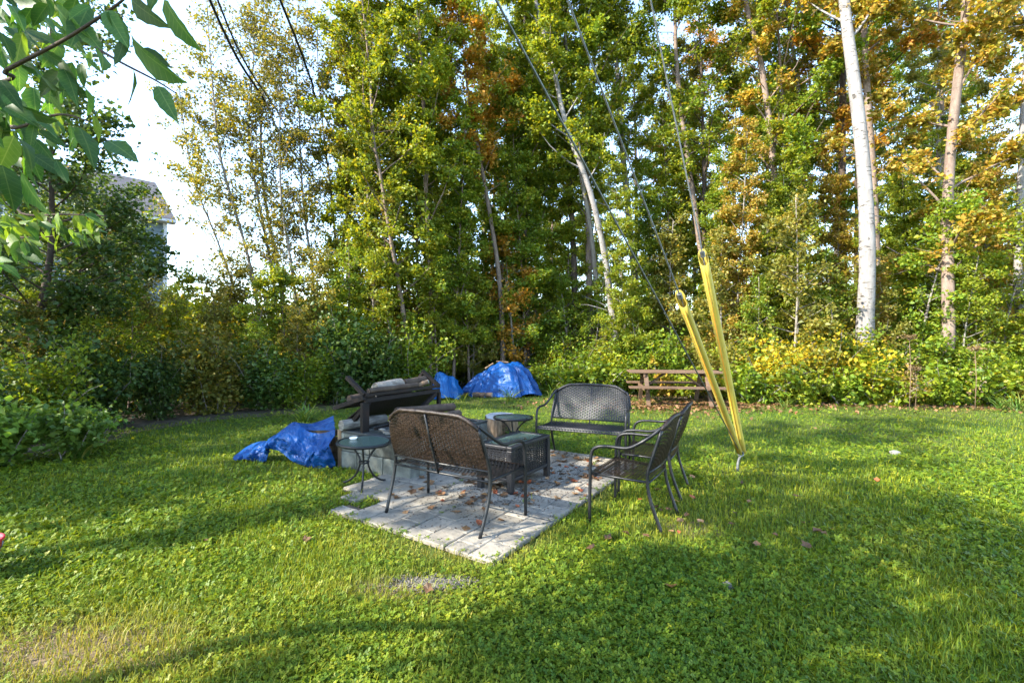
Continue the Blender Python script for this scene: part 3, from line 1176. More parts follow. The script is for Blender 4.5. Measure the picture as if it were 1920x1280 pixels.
mb.beam(fp(A0 + .50, rail0, .67), fp(A0 + .50, rail1, .67), .04, .04)
mb.beam(fp(A0 - .10, rail0 + .05, .475), fp(A0 - .10, rail1 - .05, .475), .03, .03)
in_cr('lower_rail', mb, bevel=.004)


def mesh_panel(p00, p10, p01, n, m_, r=.0035):
    """expanded-metal diamonds between two edge vectors"""
    mb = MB()
    du, dv = p10 - p00, p01 - p00
    for i in range(-m_, n):
        for sgn in (0, 1):
            a0 = max(i, 0)
            t0, t1 = max(0, -i), min(m_, n - i)
            if t1 <= t0:
                continue
            q0 = ((i + t0) / n, t0 / m_)
            q1 = ((i + t1) / n, t1 / m_)
            if sgn:
                q0, q1 = (1 - q0[0], q0[1]), (1 - q1[0], q1[1])
            mb.beam(p00 + du * q0[0] + dv * q0[1], p00 + du * q1[0] + dv * q1[1], r * 1.6, r * 1.6)
    return mb


in_cr('mesh_panel', mesh_panel(fp(A0 + .02, rail0, .80), fp(A0 + .02, rail1, .80), fp(A0 + .49, rail0, .665), 42, 15), 'burnt_steel')
in_cr('mesh_panel', mesh_panel(fp(A0 + .0, rail0 + .1, .48), fp(A0 + .0, rail1 - .1, .48), fp(A0 - .42, rail0 + .1, .45), 38, 14), 'rim_steel')


def log(name, a, b, r, mat, label, cut='stump_cut'):
    a, b = Vector(a), Vector(b)
    t = thing(name, tuple((a + b) / 2), 0, label, 'log')
    t.location.z = min(a.z, b.z) - r
    off = -t.location
    mb = MB()
    pts = [a.lerp(b, k / 6) + Vector((random.uniform(-.006, .006), random.uniform(-.006, .006), 0)) for k in range(7)]
    mb.tube(pts, r, 14, cap=False, jit=.06)
    mb.build('log_bark', mat, t, True).location = off
    d = (b - a).normalized()
    for e, s in ((a, -1), (b, 1)):
        mb = MB()
        mb.tube([e - d * .004 * s, e + d * .002 * s], r * .96, 14)
        mb.build('cut_end', cut, t).location = off
    return t


log('grey_log', fp(A0 + .22, .42, .865), fp(A0 + .17, .80, .90), .085, 'bark_grey', 'thick grey log lying on the steel grill frame', 'grey_wood')
log('split_log', fp(A0 + .30, .95, .80), fp(A0 + .08, 1.22, .91), .032, 'old_wood', 'small pale log end resting on the steel grill frame')
log('driftwood_log', fp(FPW - .04, -.03, .50), fp(FPW - .12, .55, .50), .060, 'grey_wood', 'weathered grey log on the left rim of the fire pit', 'grey_wood')
mb = MB()
mb.add([fp(A0 - .03, rail0 + .02, .775), fp(A0 - .03, rail1 - .02, .775), fp(A0 + .40, rail1 - .02, .50), fp(A0 + .40, rail0 + .02, .50)], [(0, 1, 2, 3)])
in_cr('heat_plate', mb, solid=.012)
for k, (a0, b0, z0, a1, b1, z1, r_, lab) in enumerate(((.50, .25, .52, .62, 1.10, .55, .055, 'charred log lying inside the fire pit, front one'), (.36, .35, .50, .30, 1.20, .52, .06, 'charred log in the fire pit near the bench'),
                                                       (.60, .40, .63, .42, 1.25, .60, .05, 'charred log resting across the other logs in the pit'), (A0 + .36, .15, .775, A0 + .30, 1.1, .80, .045, 'blackened branch lying along the grill frame'),
                                                       (A0 + .01, .12, .892, A0 + .03, .95, .892, .03, 'thin burnt branch on top of the grill frame'), (A0 + .18, .85, .91, A0 + .22, 1.30, .93, .05, 'dark log stub at the far end of the grill frame'))):
    log('charred_log', fp(a0, b0, z0), fp(a1, b1, z1), r_, 'bark_dark', lab, 'bark_dark')
mb = MB()
for k in range(5):
    mb.box(fp(.42 + .05 * k, .10 + .02 * k, .455 + .006 * (k % 2)), (.06, .035, .03), Matrix.Rotation(k * .9, 3, 'Z'))
tag(in_cr('charred_wood', mb, 'grey_wood', None, bevel=.004), 'pale charred wood scraps on the front rim of the fire pit', 'wood scraps').location = (0, 0, 0)


# ------------------------------------------------------------------ blue tarpaulins
def fold(q, s, amp, seed):
    return amp * mnoise.noise(Vector((q[0] * s + seed, q[1] * s, q[2] * s))) + amp * .5 * mnoise.noise(Vector((q[0] * s * 2.7, q[1] * s * 2.7 + seed, q[2] * s * 2.7)))


def sheet(mb, top, bot, nu=64, nv=36, amp=.05, s=4.5, seed=0, belly=0.0):
    """cloth between an upper and a lower polyline, with creases"""
    tp, bp = smooth_path(top, 10), smooth_path(bot, 10)

    def fn(u, v):
        a, b = trunk_at(tp, u), trunk_at(bp, u)
        q = a.lerp(b, v)
        k = math.sin(PI * min(1, max(0, v))) ** .6 * .9 + .1
        ridge = 1 - abs(mnoise.noise(Vector((q.x * s + seed, q.z * s * .8, q.y * s)))) * 2
        ridge += .55 * (1 - abs(mnoise.noise(Vector((q.x * s * 2.6 + seed, q.z * s * 2.2, q.y * s + 4)))) * 2)
        ridge += .30 * (1 - abs(mnoise.noise(Vector((q.x * s * 6 + q.z * s * 4, q.z * s * 5 + seed, q.y * s + 8)))) * 2)
        q = q + Vector((fold(q, s, amp, seed) * .6, -fold(q, s, amp, seed + 9) * 1.2 - belly * math.sin(PI * v) - ridge * amp * .62, fold(q, s, amp * .5, seed + 5))) * k
        q.z = max(q.z, 0.012)
        return q
    mb.grid(fn, nu, nv)


mb = MB()
sheet(mb, [pw(503, 823, 5.62), pw(530, 806, 5.60), pw(553, 791, 5.60), pw(578, 808, 5.50), pw(600, 812, 5.42), pw(628, 806, 5.36)],
      [pw(512, 842, 5.50), pw(526, 846, 5.42), pw(546, 862, 5.36), pw(575, 874, 5.30), pw(602, 878, 5.27), pw(630, 874, 5.27)], amp=.075, seed=2, belly=.07)
sheet(mb, [pw(553, 791, 5.62), pw(580, 794, 5.75), pw(604, 788, 5.9), pw(626, 779, 6.0)],
      [pw(553, 795, 5.60), pw(578, 806, 5.56), pw(604, 806, 5.5), pw(628, 808, 5.40)], 40, 20, amp=.035, s=8, seed=5)
sheet(mb, [pw(443, 852, 5.70), pw(462, 838, 5.8), pw(485, 828, 5.75), pw(512, 826, 5.66)],
      [pw(448, 857, 5.62), pw(468, 862, 5.60), pw(488, 866, 5.58), pw(508, 845, 5.50)], 24, 14, amp=.075, s=6, seed=8, belly=.06)
sheet(mb, [pw(485, 845, 5.60), pw(496, 843, 5.55), pw(508, 838, 5.55)], [pw(482, 868, 5.56), pw(492, 866, 5.5), pw(499, 864, 5.5)], 10, 8, amp=.03, s=8, seed=12)
tl = mb.build('tarpaulin', 'tarp_blue', None, False, solid=.004)
tag(tl, 'crumpled blue tarp hanging over boards left of the fire pit and onto the grass', 'tarp')
# boards under the near tarp
bp_ = thing('board_pile', tuple(pg(600, 872)), 0, 'brown boards under the crumpled blue tarp beside the fire pit', 'boards')
bp_off = -bp_.location
for k, (x0, y0, x1, y1, Y0, Y1) in enumerate(((572, 806, 628, 812, 5.68, 5.56), (574, 820, 628, 826, 5.66, 5.54), (574, 834, 628, 840, 5.66, 5.54), (574, 848, 628, 854, 5.66, 5.54))):
    mb = MB()
    mb.beam(pw(x0, y0, Y0), pw(x1, y1, Y1), .12, .075)
    mb.build('board', 'old_wood', bp_, bevel=.004).location = bp_off
mb = MB()
mb.box(pg(600, 872) + Vector((0, .25, .075)), (.28, .22, .15))
mb.build('support', 'old_wood', bp_).location = bp_off


def mound(cx, cy, rx, ry, h, name, mat, label, seed, folds=11, hem=0.0, sag=0.0):
    """tarpaulin over a wood pile: upright pleats that widen towards the hem"""
    mb = MB()
    rr = random.Random(seed)
    nu, nv = 150, 40

    def fn(u, v):
        a = 2 * PI * u
        vv = v
        z = h * (1 - vv ** 3.0)
        ca, sa = math.cos(a), math.sin(a)
        e = 0.62
        sx = math.copysign(abs(ca) ** e, ca)
        sy = math.copysign(abs(sa) ** e, sa)
        r_ = (0.02 + 0.80 * vv ** 0.55 + .18 * vv ** 3)
        n1 = mnoise.noise(Vector((ca * folds * .30 + seed, sa * folds * .30, .25 * vv)))
        n2 = mnoise.noise(Vector((ca * folds * .85, sa * folds * .85 + seed, .9 * vv)))
        pl = vv ** 1.1 * (.30 * (.5 - abs(n1) * 1.6) + .10 * (.5 - abs(n2) * 1.6))
        pl += .03 * (.5 - abs(mnoise.noise(Vector((ca * 4 + 2 * vv, sa * 4, 5 * vv + seed)))) * 2)
        q = Vector((cx + rx * sx * (r_ + pl), cy + ry * sy * (r_ + pl), z))
        d_ = fold(q, 2.6, .08, seed)
        q += Vector((d_ * .6, d_ * .6, (1 - vv) * fold(q, 2.2, .16, seed + 3)))
        q.z *= 1 - sag * max(0, (cx - q.x) / rx) + .10 * mnoise.noise(Vector((q.x * 1.7 + seed, q.y * 1.7, 0)))
        q.z = max(q.z, .015) + (hem * max(0, math.sin(3 * a + seed)) * vv ** 6)
        return q
    mb.grid(fn, nu, nv)
    o = mb.build(name, mat, None, False, solid=.005)
    return tag(o, label, 'tarp')


big_tarp = mound(pw(940, 700, 12.6).x, 12.6, .98, .62, .86, 'tarpaulin', 'tarp_blue', 'large blue tarp over a wood pile at the edge of the wood', 4, hem=.10, sag=.38)
mound(pw(838, 700, 11.9).x, 11.9, .34, .40, .60, 'tarpaulin', 'tarp_light', 'small light blue tarp left of the large covered wood pile', 6, folds=7, hem=.05, sag=-.35)
for (x, y, Y, L_, lab) in ((905, 745, 12.0, .5, 'dark log at the foot of the large blue tarp'), (880, 742, 12.05, .4, 'dark log between the two blue tarps in the grass')):
    q = pg(x, y)
    log('firewood_log', (q.x - L_ / 2, q.y, .07), (q.x + L_ / 2, q.y - .1, .07), .07, 'bark_dark', lab)


def tarp_top(x, y):
    """height of the large tarp under a point"""
    return max([v.co.z for v in big_tarp.data.vertices if abs(v.co.x - x) < .07 and abs(v.co.y - y) < .10] or [0])


for (x0, x1, y, lab) in ((-.72, -.50, 12.42, 'short wooden stick weighing down the left of the large blue tarp'), (-.42, -.10, 12.50, 'brown wooden stick on top of the large blue tarp')):
    mb = MB()
    mb.tube([(x0, y, tarp_top(x0, y) + .022), (x1, y + .02, tarp_top(x1, y) + .022)], .022, 8)
    tag(mb.build('wood_stick', 'old_wood'), lab, 'stick')

# ------------------------------------------------------------------ picnic table
pt = thing('picnic_table', (0, 0, 0), 0, 'weathered brown wooden picnic table with benches at the edge of the wood', 'picnic table')
g0, g1 = pg(1216, 761), pg(1328, 767)
pc = (g0 + g1) / 2
pt.location = (pc.x + .10, pc.y + .55, 0)
pt.rotation_euler.z = -0.13
LT = 1.02
for k in range(5):
    mb = MB()
    mb.box((0, -.30 + .15 * k, .755), (2 * LT, .138, .038))
    mb.build('top_plank', 'picnic_wood', pt, bevel=.005)
for s in (-1, 1):
    for k in range(2):
        mb = MB()
        mb.box((-.06 if s < 0 else .04, s * (.60 + .145 * k), .445), (2 * LT, .135, .038))
        mb.build('bench_plank', 'picnic_wood', pt, bevel=.005)
    x = s * .66
    for q in (-1, 1):
        mb = MB()
        mb.beam((x, q * .66, 0), (x, q * .24, .735), .04, .09, up=(1, 0, 0))
        mb.build('leg', 'picnic_wood', pt, bevel=.004)
    mb = MB()
    mb.box((x + .042 * s, 0, .39), (.04, 1.46, .09))
    mb.box((x + .042 * s, 0, .69), (.04, .68, .09))
    mb.build('cross_beam', 'picnic_wood', pt, bevel=.004)
    mb = MB()
    mb.beam((x - .03 * s, 0, .40), (x - .48 * s, 0, .73), .04, .085, up=(0, 1, 0))
    mb.build('brace', 'picnic_wood', pt, bevel=.004)

# ------------------------------------------------------------------ guy wires with yellow guards
anchor = pg(1383, 888)
gl = thing('guy_anchor', tuple(anchor), 0, 'bent steel anchor rod in the grass under the yellow guards', 'anchor')
mb = MB()
mb.tube(smooth_path([(0, 0, -.05), (.0, 0, .08), (.012, 0, .15), (.03, -.01, .205)], 5), .014, 10)
mb.build('rod', 'wire_steel', gl, True)
mb = MB()
ring = [Vector((.03 + .026 * math.cos(a * PI / 6), -.012, .222 + .026 * math.sin(a * PI / 6))) for a in range(13)]
mb.tube(ring, .010, 8)
mb.build('eye', 'wire_steel', gl, True)
EYEP = anchor + Vector((.03, -.01, .225))


def guard(name, bottom, top, r, label):
    """half-open plastic tube: a rolled sheet with an oblique cut at the top end"""
    t = thing(name, tuple(bottom), 0, label, 'wire guard', 'yellow guy wire guards')
    d = (top - bottom)
    L = d.length
    d.normalize()
    toward = Vector((0, 0, EYE)) - bottom
    s = (toward - d * toward.dot(d)).normalized()
    u = d.cross(s)
    mb = MB()
    n, m_ = 26, 10
    vs = []
    for j in range(m_ + 1):
        tt = j / m_
        for k in range(n + 1):
            a = 2 * PI * k / n
            rr_ = r * (0.80 + .20 * tt) * (1 + .10 * math.cos(2 * a))
            cut = (.13 * (0.5 + 0.5 * math.cos(a)) if j == m_ else 0)
            q = d * (L * tt - cut) + s * (math.cos(a) * rr_) + u * (math.sin(a) * rr_)
            vs.append(q)
    mb.add(vs, [(j * (n + 1) + k, j * (n + 1) + k + 1, (j + 1) * (n + 1) + k + 1, (j + 1) * (n + 1) + k) for j in range(m_) for k in range(n)])
    mb.build('sleeve', 'yellow_plastic', t, True, solid=.004)
    mb = MB()
    seam = -s * 0 + u * (r * .80) * .35 + s * r * .78
    mb.tube([d * .02 + (s * r * .80 - u * r * .30), d * (L - .16) + (s * r * 1.06 - u * r * .36)], .0055, 6)
    mb.build('seam', 'yellow_inside', t, True)
    mb = MB()
    mb.lathe([(r * .2, 0), (r * .5, 0), (r * .5, .05), (r * .2, .05), (r * .2, 0)], 12, (0, 0, 0))
    o = mb.build('top_clip', 'wire_steel', t)
    o.location = d * (L - .06)
    o.rotation_euler = d.to_track_quat('Z', 'Y').to_euler()
    return t


gb1, gt1 = pw(1393, 846, 5.12), pw(1316, 470, 4.2)
gb2, gt2 = pw(1386, 846, 5.08), pw(1273, 549, 3.87)
guard('yellow_guard', gb1, gt1, .044, 'taller yellow plastic guy wire guard, the right one of two')
guard('yellow_guard', gb2, gt2, .040, 'shorter yellow plastic guy wire guard leaning further left')
POLE = Vector((-2.4, -.47, 0))
d1_ = (gt1 - gb1).normalized()
d2_ = (gt2 - gb2).normalized()
d3_ = (pw(930, 0, 2.167) - EYEP).normalized()


def wire(name, pts, r, mat, label, cat, group):
    t = MB()
    t.tube(pts, r, 6)
    o = t.build(name, mat, None, True)
    return tag(o, label, cat, group)


def to_pole(p, d):
    hor = math.hypot(d.x, d.y)
    k = math.hypot(p.x - POLE.x, p.y - POLE.y) / hor
    return Vector((POLE.x, POLE.y, p.z + d.z * k))


for (g_b, d_, lab) in ((gb1, d1_, 'steel guy wire running up from the taller yellow guard'), (gb2, d2_, 'steel guy wire running up from the shorter yellow guard'),
                       (EYEP, d3_, 'dark guy wire without guard slanting up to the left')):
    a = EYEP if g_b is EYEP else g_b + d_ * .05
    bpt = a + d_ * ((to_pole(a, d_) - a).length - .14)
    wire('guy_wire', ([EYEP] if g_b is EYEP else [EYEP, a]) + [a.lerp(bpt, .3), a.lerp(bpt, .6), bpt], .0062, 'wire_steel', lab, 'wire', 'guy wires')
mb = MB()
up_ = thing('utility_pole', tuple(POLE), 0, 'wooden utility pole behind the camera that carries the overhead cables', 'pole')
mb.tube([(0, 0, -.3), (0, 0, 4), (0, 0, 8), (0, 0, 13.2)], [.15, .14, .12, .10], 14)
mb.build('shaft', 'pole_wood', up_, True)
mb = MB()
mb.beam((-1.1, 0, 9.6), (.5, 0, 9.6), .09, .11)
mb.build('crossarm', 'pole_wood', up_, bevel=.005)


def cable(px, far_px, hw, hf, r, lab):
    p0 = None
    Y = F_PX * (hw - EYE) / (640 - px[1])
    p0 = pw(px[0], px[1], Y)
    Yf = F_PX * (hf - EYE) / (640 - far_px[1])
    p1 = pw(far_px[0], far_px[1], Yf)
    d = (p1 - p0)
    pts = []
    ends = Vector((POLE.x - .6, POLE.y, 9.7))
    pts.append(Vector((POLE.x + (-1.0 if 'upper' in lab else (-.6 if 'lower' in lab else .15)), POLE.y, 9.66)))
    k = 0
    pts.append(p0)
    pts.append(p0.lerp(p1, .5) - Vector((0, 0, .05)))
    pts.append(p1)
    q = p1 + d.normalized() * 22
    q.z = p1.z + 1.0
    pts.append(q)
    return wire('overhead_cable', smooth_path(pts, 8), r, 'black_cable', lab, 'cable', 'overhead cables')


cable((393, 0), (560, 300), 8.6, 8.0, .030, 'left one of the paired black overhead cables, lower in the sky')
cable((408, 0), (588, 330), 8.6, 8.0, .021, 'thinner right one of the paired black overhead cables')
cable((525, 0), (622, 245), 9.3, 8.8, .030, 'single black overhead cable, upper right of the paired cables')

# ------------------------------------------------------------------ red bucket at the edge of the picture
mb = MB()
bk = thing('red_bucket', (-3.66, 3.18, 0), 0, 'red plastic bucket on the grass cut by the left picture edge', 'bucket')
mb.lathe([(0, .004), (.10, .004), (.10, .0), (.135, .225), (.146, .235), (.146, .248), (.136, .25), (.128, .235), (.094, .012), (0, .012)], 28)
mb.build('pail', 'red_plastic', bk, True)
mb = MB()
mb.tube([Vector((.146 * math.cos(a), .05, .235 + .10 * math.sin(a) * -1)) for a in np.linspace(0, PI, 12)], .004, 6)
mb.build('handle', 'wire_steel', bk, True)
bk.location = (-3.25, 2.78, 0)


# ------------------------------------------------------------------ house behind the left trees
hs = thing('house', (-17.9, 24.0, 0), 0, 'blue-grey clapboard house with dark shingle roof behind the left trees', 'house')
hs.rotation_euler.z = 0.85
HW, HD, HE, HR = 9.0, 8.0, 7.75, 10.6      # width to the left of the corner, depth, eave and ridge height
mb = MB()
mb.add([(-HW, 0, 0), (0, 0, 0), (0, HD, 0), (-HW, HD, 0), (-HW, 0, HE), (0, 0, HE), (0, HD, HE), (-HW, HD, HE), (-HW, HD / 2, HR - .25), (0, HD / 2, HR - .25)],
       [(0, 1, 5, 4), (1, 2, 6, 9, 5), (2, 3, 7, 6), (3, 0, 4, 8, 7)])
wall = mb.build('wall', 'siding', hs)
clap = MB()                                            # one lapped board, repeated up the front wall
clap.add([(-HW, 0, 0), (-.1, 0, 0), (-.1, -.035, 0), (-HW, -.035, 0), (-HW, -.008, .19), (-.1, -.008, .19)], [(0, 1, 2, 3), (3, 2, 5, 4)])
cm = clap.mesh('clapboard')
cm.materials.append(MATS['siding'])
for k in range(40):
    mesh_obj('clapboard', cm, None, wall, (0, 0, .05 + .19 * k))
mb = MB()
ov = .35
for sgn, y0 in ((1, -ov), (-1, HD + ov)):
    pass
mb.add([(-HW - ov, -ov, HE - .05), (ov, -ov, HE - .05), (ov, HD / 2, HR), (-HW - ov, HD / 2, HR), (ov, HD + ov, HE - .05), (-HW - ov, HD + ov, HE - .05)],
       [(0, 1, 2, 3), (3, 2, 4, 5)])
roof = mb.build('roof', 'shingle', hs, solid=.12)
mb = MB()
mb.box((-HW / 2, -ov - .07, HE - .12), (HW + 2 * ov, .12, .14))
mb.build('gutter', 'white_trim', roof, bevel=.01)
mb = MB()
mb.box((-HW / 2, -ov / 2, HE - .20), (HW + 2 * ov - .02, ov, .05))
mb.build('soffit', 'white_trim', roof)
mb = MB()
mb.box((-.05, -.05, HE / 2), (.16, .14, HE))
mb.build('corner_board', 'white_trim', hs)
for (wx, wz, ww, wh) in ((-1.75, 6.75, 1.15, 1.35), (-5.0, 6.75, 1.15, 1.35), (-1.75, 3.3, 1.3, 1.6), (-5.0, 3.2, 1.8, 1.9)):
    w_ = MB()
    w_.box((wx, -.03, wz), (ww, .08, wh))
    wo = w_.build('window', 'window_glass', hs)
    fr = MB()
    for s in (-1, 1):
        fr.box((wx + s * (ww / 2 + .05), -.06, wz), (.12, .10, wh + .24))
        fr.box((wx, -.06, wz + s * (wh / 2 + .06)), (ww - .02, .10, .12))
    fr.box((wx, -.075, wz), (ww, .05, .05))
    fr.build('frame', 'white_trim', wo)
mb = MB()
mb.add([(.02, 1.0, 4.3), (.02, 6.0, 4.3), (1.5, 6.2, 3.4), (1.5, .8, 3.4)], [(0, 1, 2, 3)])
mb.build('porch_roof', 'shingle', hs, solid=.14)
mb = MB()
for y in (1.0, 3.4, 6.0):
    mb.box((1.35, y, 1.65), (.14, .14, 3.3))
mb.build('porch_post', 'white_trim', hs)
mb = MB()
mb.box((-5.5, -1.6, 1.2), (6.5, 3.0, 2.4))
mb.build('porch_room', 'white_trim', hs, bevel=.02)
mb = MB()
mb.add([(-8.9, -.02, 3.5), (-2.1, -.02, 3.5), (-2.0, -3.4, 2.55), (-9.0, -3.4, 2.55)], [(0, 1, 2, 3)])
mb.build('porch_canopy', 'shingle', hs, solid=.12)

# ------------------------------------------------------------------ trees of the wood
def px_tree(name, seed, Y, pts, r0, bark, leafm, label, H=16, ybase=None, group=None, **kw):
    """tree whose stem follows photo pixels at distance Y and goes on above the frame"""
    W = [pw(x, y, Y) for x, y in pts]
    base = Vector((W[0].x - (W[1].x - W[0].x) * .15, Y, 0))
    path = [base] + [q for q in W if q.z > .3]
    d = (path[-1] - path[-2]).normalized()
    d = (d + Vector((0, 0, 1.2))).normalized()
    while path[-1].z < H:
        d = (d + Vector((random.uniform(-.06, .06), random.uniform(-.06, .06), .15))).normalized()
        path.append(path[-1] + d * 1.6)
    path = smooth_path([p - base for p in path], 3)
    rr_ = random.Random(seed)
    path = [p + Vector((0, .12 * math.sin(i * .5 + seed), 0)) if i else p for i, p in enumerate(path)]
    me = gen_tree(seed, H, r0, path=path, **kw)
    return place(name, me, bark, leafm, base, 0, 1, label, 'tree', group)


px_tree('birch_tree', 101, 11.4, [(1628, 640), (1622, 560), (1618, 400), (1609, 200), (1590, 0)], .215, 'bark_birch', 'leaf_tan',
        'thick white birch standing behind the yellow shrub', 17, base=.45, spread=2.2, limbs=26, leaves=14029, leaf=0.104, sides=16, low_dead=3)
px_tree('poplar_tree', 102, 12.6, [(1640, 640), (1636, 500), (1632, 300), (1626, 60)], .14, 'bark_poplar', 'leaf_tan',
        'thinner grey trunk close behind the thick white birch', 16, base=.35, spread=1.9, limbs=28, leaves=14029, leaf=0.104, low_dead=8)
px_tree('poplar_tree', 103, 11.3, [(1765, 690), (1772, 600), (1782, 460), (1788, 300), (1795, 120), (1803, 0)], .155, 'bark_poplar', 'leaf_tan',
        'pinkish-grey poplar trunk right of the white birch', 17, base=.22, spread=2.3, limbs=40, leaves=24149, leaf=0.110, sides=14, low_dead=12)
px_tree('birch_tree', 104, 12.2, [(1908, 650), (1912, 560), (1920, 440), (1925, 100)], .12, 'bark_birch', 'leaf_tan',
        'slender pale trunk at the right picture edge', 15, base=.25, spread=2.0, limbs=32, leaves=16099, leaf=0.104, low_dead=6)
px_tree('birch_tree', 105, 13.6, [(1163, 690), (1148, 580), (1135, 480), (1105, 360), (1062, 240), (1035, 110), (1005, 0)], .118, 'bark_birch', 'leaf_lime',
        'birch trunk leaning left behind the wicker benches', 17, base=.36, spread=2.4, limbs=32, leaves=20930, leaf=0.099, sides=12, low_dead=8)
px_tree('poplar_tree', 106, 14.8, [(1136, 650), (1122, 560), (1108, 440), (1090, 340)], .10, 'bark_grey', 'leaf_green',
        'thin grey trunk left of the leaning birch', 13, base=.45, spread=1.7, limbs=24, leaves=11270, leaf=0.094)
px_tree('poplar_tree', 107, 14.0, [(1456, 600), (1452, 470), (1447, 330), (1428, 130), (1402, 0)], .135, 'bark_poplar', 'leaf_tan',
        'slim poplar trunk curving left, between the yellow guards and the birch', 17, base=.30, spread=2.0, limbs=34, leaves=17708, leaf=0.099, low_dead=10)
px_tree('poplar_tree', 108, 15.2, [(1502, 560), (1503, 400), (1497, 200), (1478, 0)], .11, 'bark_grey', 'leaf_olive',
        'slim dark poplar trunk just left of the white birch gap', 17, base=.35, spread=1.8, limbs=30, leaves=14029, leaf=0.094, low_dead=8)
px_tree('poplar_tree', 109, 14.5, [(1322, 640), (1312, 480), (1292, 310), (1272, 130), (1265, 0)], .105, 'bark_poplar', 'leaf_green',
        'slim pinkish poplar trunk behind the taller yellow guard', 17, base=.34, spread=2.0, limbs=32, leaves=17708, leaf=0.094, low_dead=8)
px_tree('poplar_tree', 110, 16.2, [(1194, 640), (1190, 520), (1180, 400), (1165, 250)], .16, 'bark_grey', 'leaf_lime',
        'grey trunk in the wood above the picnic table', 16, base=.36, spread=2.2, limbs=30, leaves=17708, leaf=0.099)
px_tree('poplar_tree', 111, 12.4, [(770, 690), (757, 600), (735, 470), (715, 330), (702, 260)], .075, 'bark_poplar', 'leaf_lime',
        'thin curved poplar above the burnt grill frame', 12.4, base=.25, spread=1.7, limbs=38, leaves=17708, leaf=0.094)
px_tree('poplar_tree', 112, 13.0, [(806, 660), (806, 520), (800, 380), (797, 260)], .085, 'bark_poplar', 'leaf_lime',
        'bright green poplar left of the large blue tarp', 14.5, base=.20, spread=1.9, limbs=44, leaves=22540, leaf=0.099)
px_tree('poplar_tree', 113, 14.0, [(942, 640), (936, 520), (915, 380), (897, 280), (880, 200)], .095, 'bark_poplar', 'leaf_orange',
        'orange-leaved poplar above the large blue tarp', 11.6, base=.45, spread=1.4, limbs=26, leaves=10465, leaf=0.099)
px_tree('poplar_tree', 114, 15.5, [(1078, 660), (1077, 540), (1072, 420), (1066, 300)], .13, 'bark_dark', 'leaf_green',
        'dark trunk in the shade left of the leaning birch', 16, base=.36, spread=2.1, limbs=32, leaves=17708, leaf=0.099)
px_tree('poplar_tree', 115, 13.4, [(708, 640), (700, 520), (690, 380), (684, 250)], .07, 'bark_grey', 'leaf_olive',
        'slim olive green poplar at the left end of the tall wood', 13.2, base=.18, spread=1.5, limbs=42, leaves=16099, leaf=0.084)
# young sparse poplars against the sky on the left
for k, (pts, H_, r_, lab) in enumerate((
        ([(492, 640), (470, 520), (440, 400), (418, 300)], 10.6, .062, 'leftmost tall sparse poplar beside the house, leaning left'),
        ([(522, 640), (505, 500), (483, 360), (470, 250)], 11.6, .058, 'sparse young poplar, second of the row right of the house'),
        ([(536, 640), (520, 500), (500, 370), (490, 250)], 11.9, .066, 'sparse young poplar, third of the row right of the house'),
        ([(560, 640), (550, 500), (530, 380), (522, 250)], 10.4, .050, 'sparse young poplar, fourth of the row right of the house'),
        ([(596, 640), (590, 520), (570, 400), (560, 300)], 11.0, .052, 'sparse young poplar, fifth of the row right of the house'),
        ([(640, 640), (634, 520), (622, 400), (612, 300)], 10.2, .055, 'sparse young poplar, sixth of the row right of the house'),
        ([(455, 650), (440, 560), (400, 440), (370, 350)], 8.6, .045, 'low sparse poplar reaching towards the house roof'))):
    px_tree('young_poplar', 130 + k, 13.0 + .5 * (k % 3), pts, r_, 'bark_grey', 'leaf_olive', lab, H_, base=.13, spread=1.35, limbs=48,
            leaves=7000, leaf=.078, scatter=.12, up=.95)

# filler trees of the deep wood: eight kinds, copied
VAR = [gen_tree(200 + k, 15.5 + (k % 3), .10 + .02 * (k % 3), base=.26 + .05 * (k % 3), spread=2.3 + .2 * (k % 4), limbs=34, leaves=20000, leaf=.098, low_dead=6 * (k % 2)) for k in range(7)]
kinds = [('leaf_green', 'green'), ('leaf_lime', 'yellow-green'), ('leaf_olive', 'olive'), ('leaf_orange', 'orange'), ('leaf_tan', 'tan')]
rr = random.Random(21)
spots = []
for row_y, step, x0, x1 in ((14.8, 2.7, -2.4, 13.5), (17.4, 3.1, -3.0, 17.5), (20.8, 3.2, -4.0, 21.5), (25.5, 3.4, -5.0, 27)):
    x = x0
    while x < x1:
        spots.append((x + rr.uniform(-.7, .7), row_y + rr.uniform(-.9, .9)))
        x += step
depth_name = lambda y: 'front of the wood' if y < 16 else ('middle of the wood' if y < 22.5 else 'deep wood')
for i, (x, y) in enumerate(spots):
    right = x / y > .42
    lm = rr.choices(range(5), (3, 4, 2, .3, 4) if right else (4, 7, 2, .6, .6))[0]
    lab = '%s poplar in the %s, %s of the guards' % (kinds[lm][1], depth_name(y), 'right' if right else 'left')
    place('poplar_tree', VAR[rr.randrange(7)], rr.choice(['bark_poplar', 'bark_poplar', 'bark_grey', 'bark_grey', 'bark_dark']), kinds[lm][0], (x, y, 0),
          rr.uniform(0, 6.28), rr.uniform(.85, 1.12) * (.80 if x / y < -.14 else 1), lab, 'tree', lab + ' (trees)')

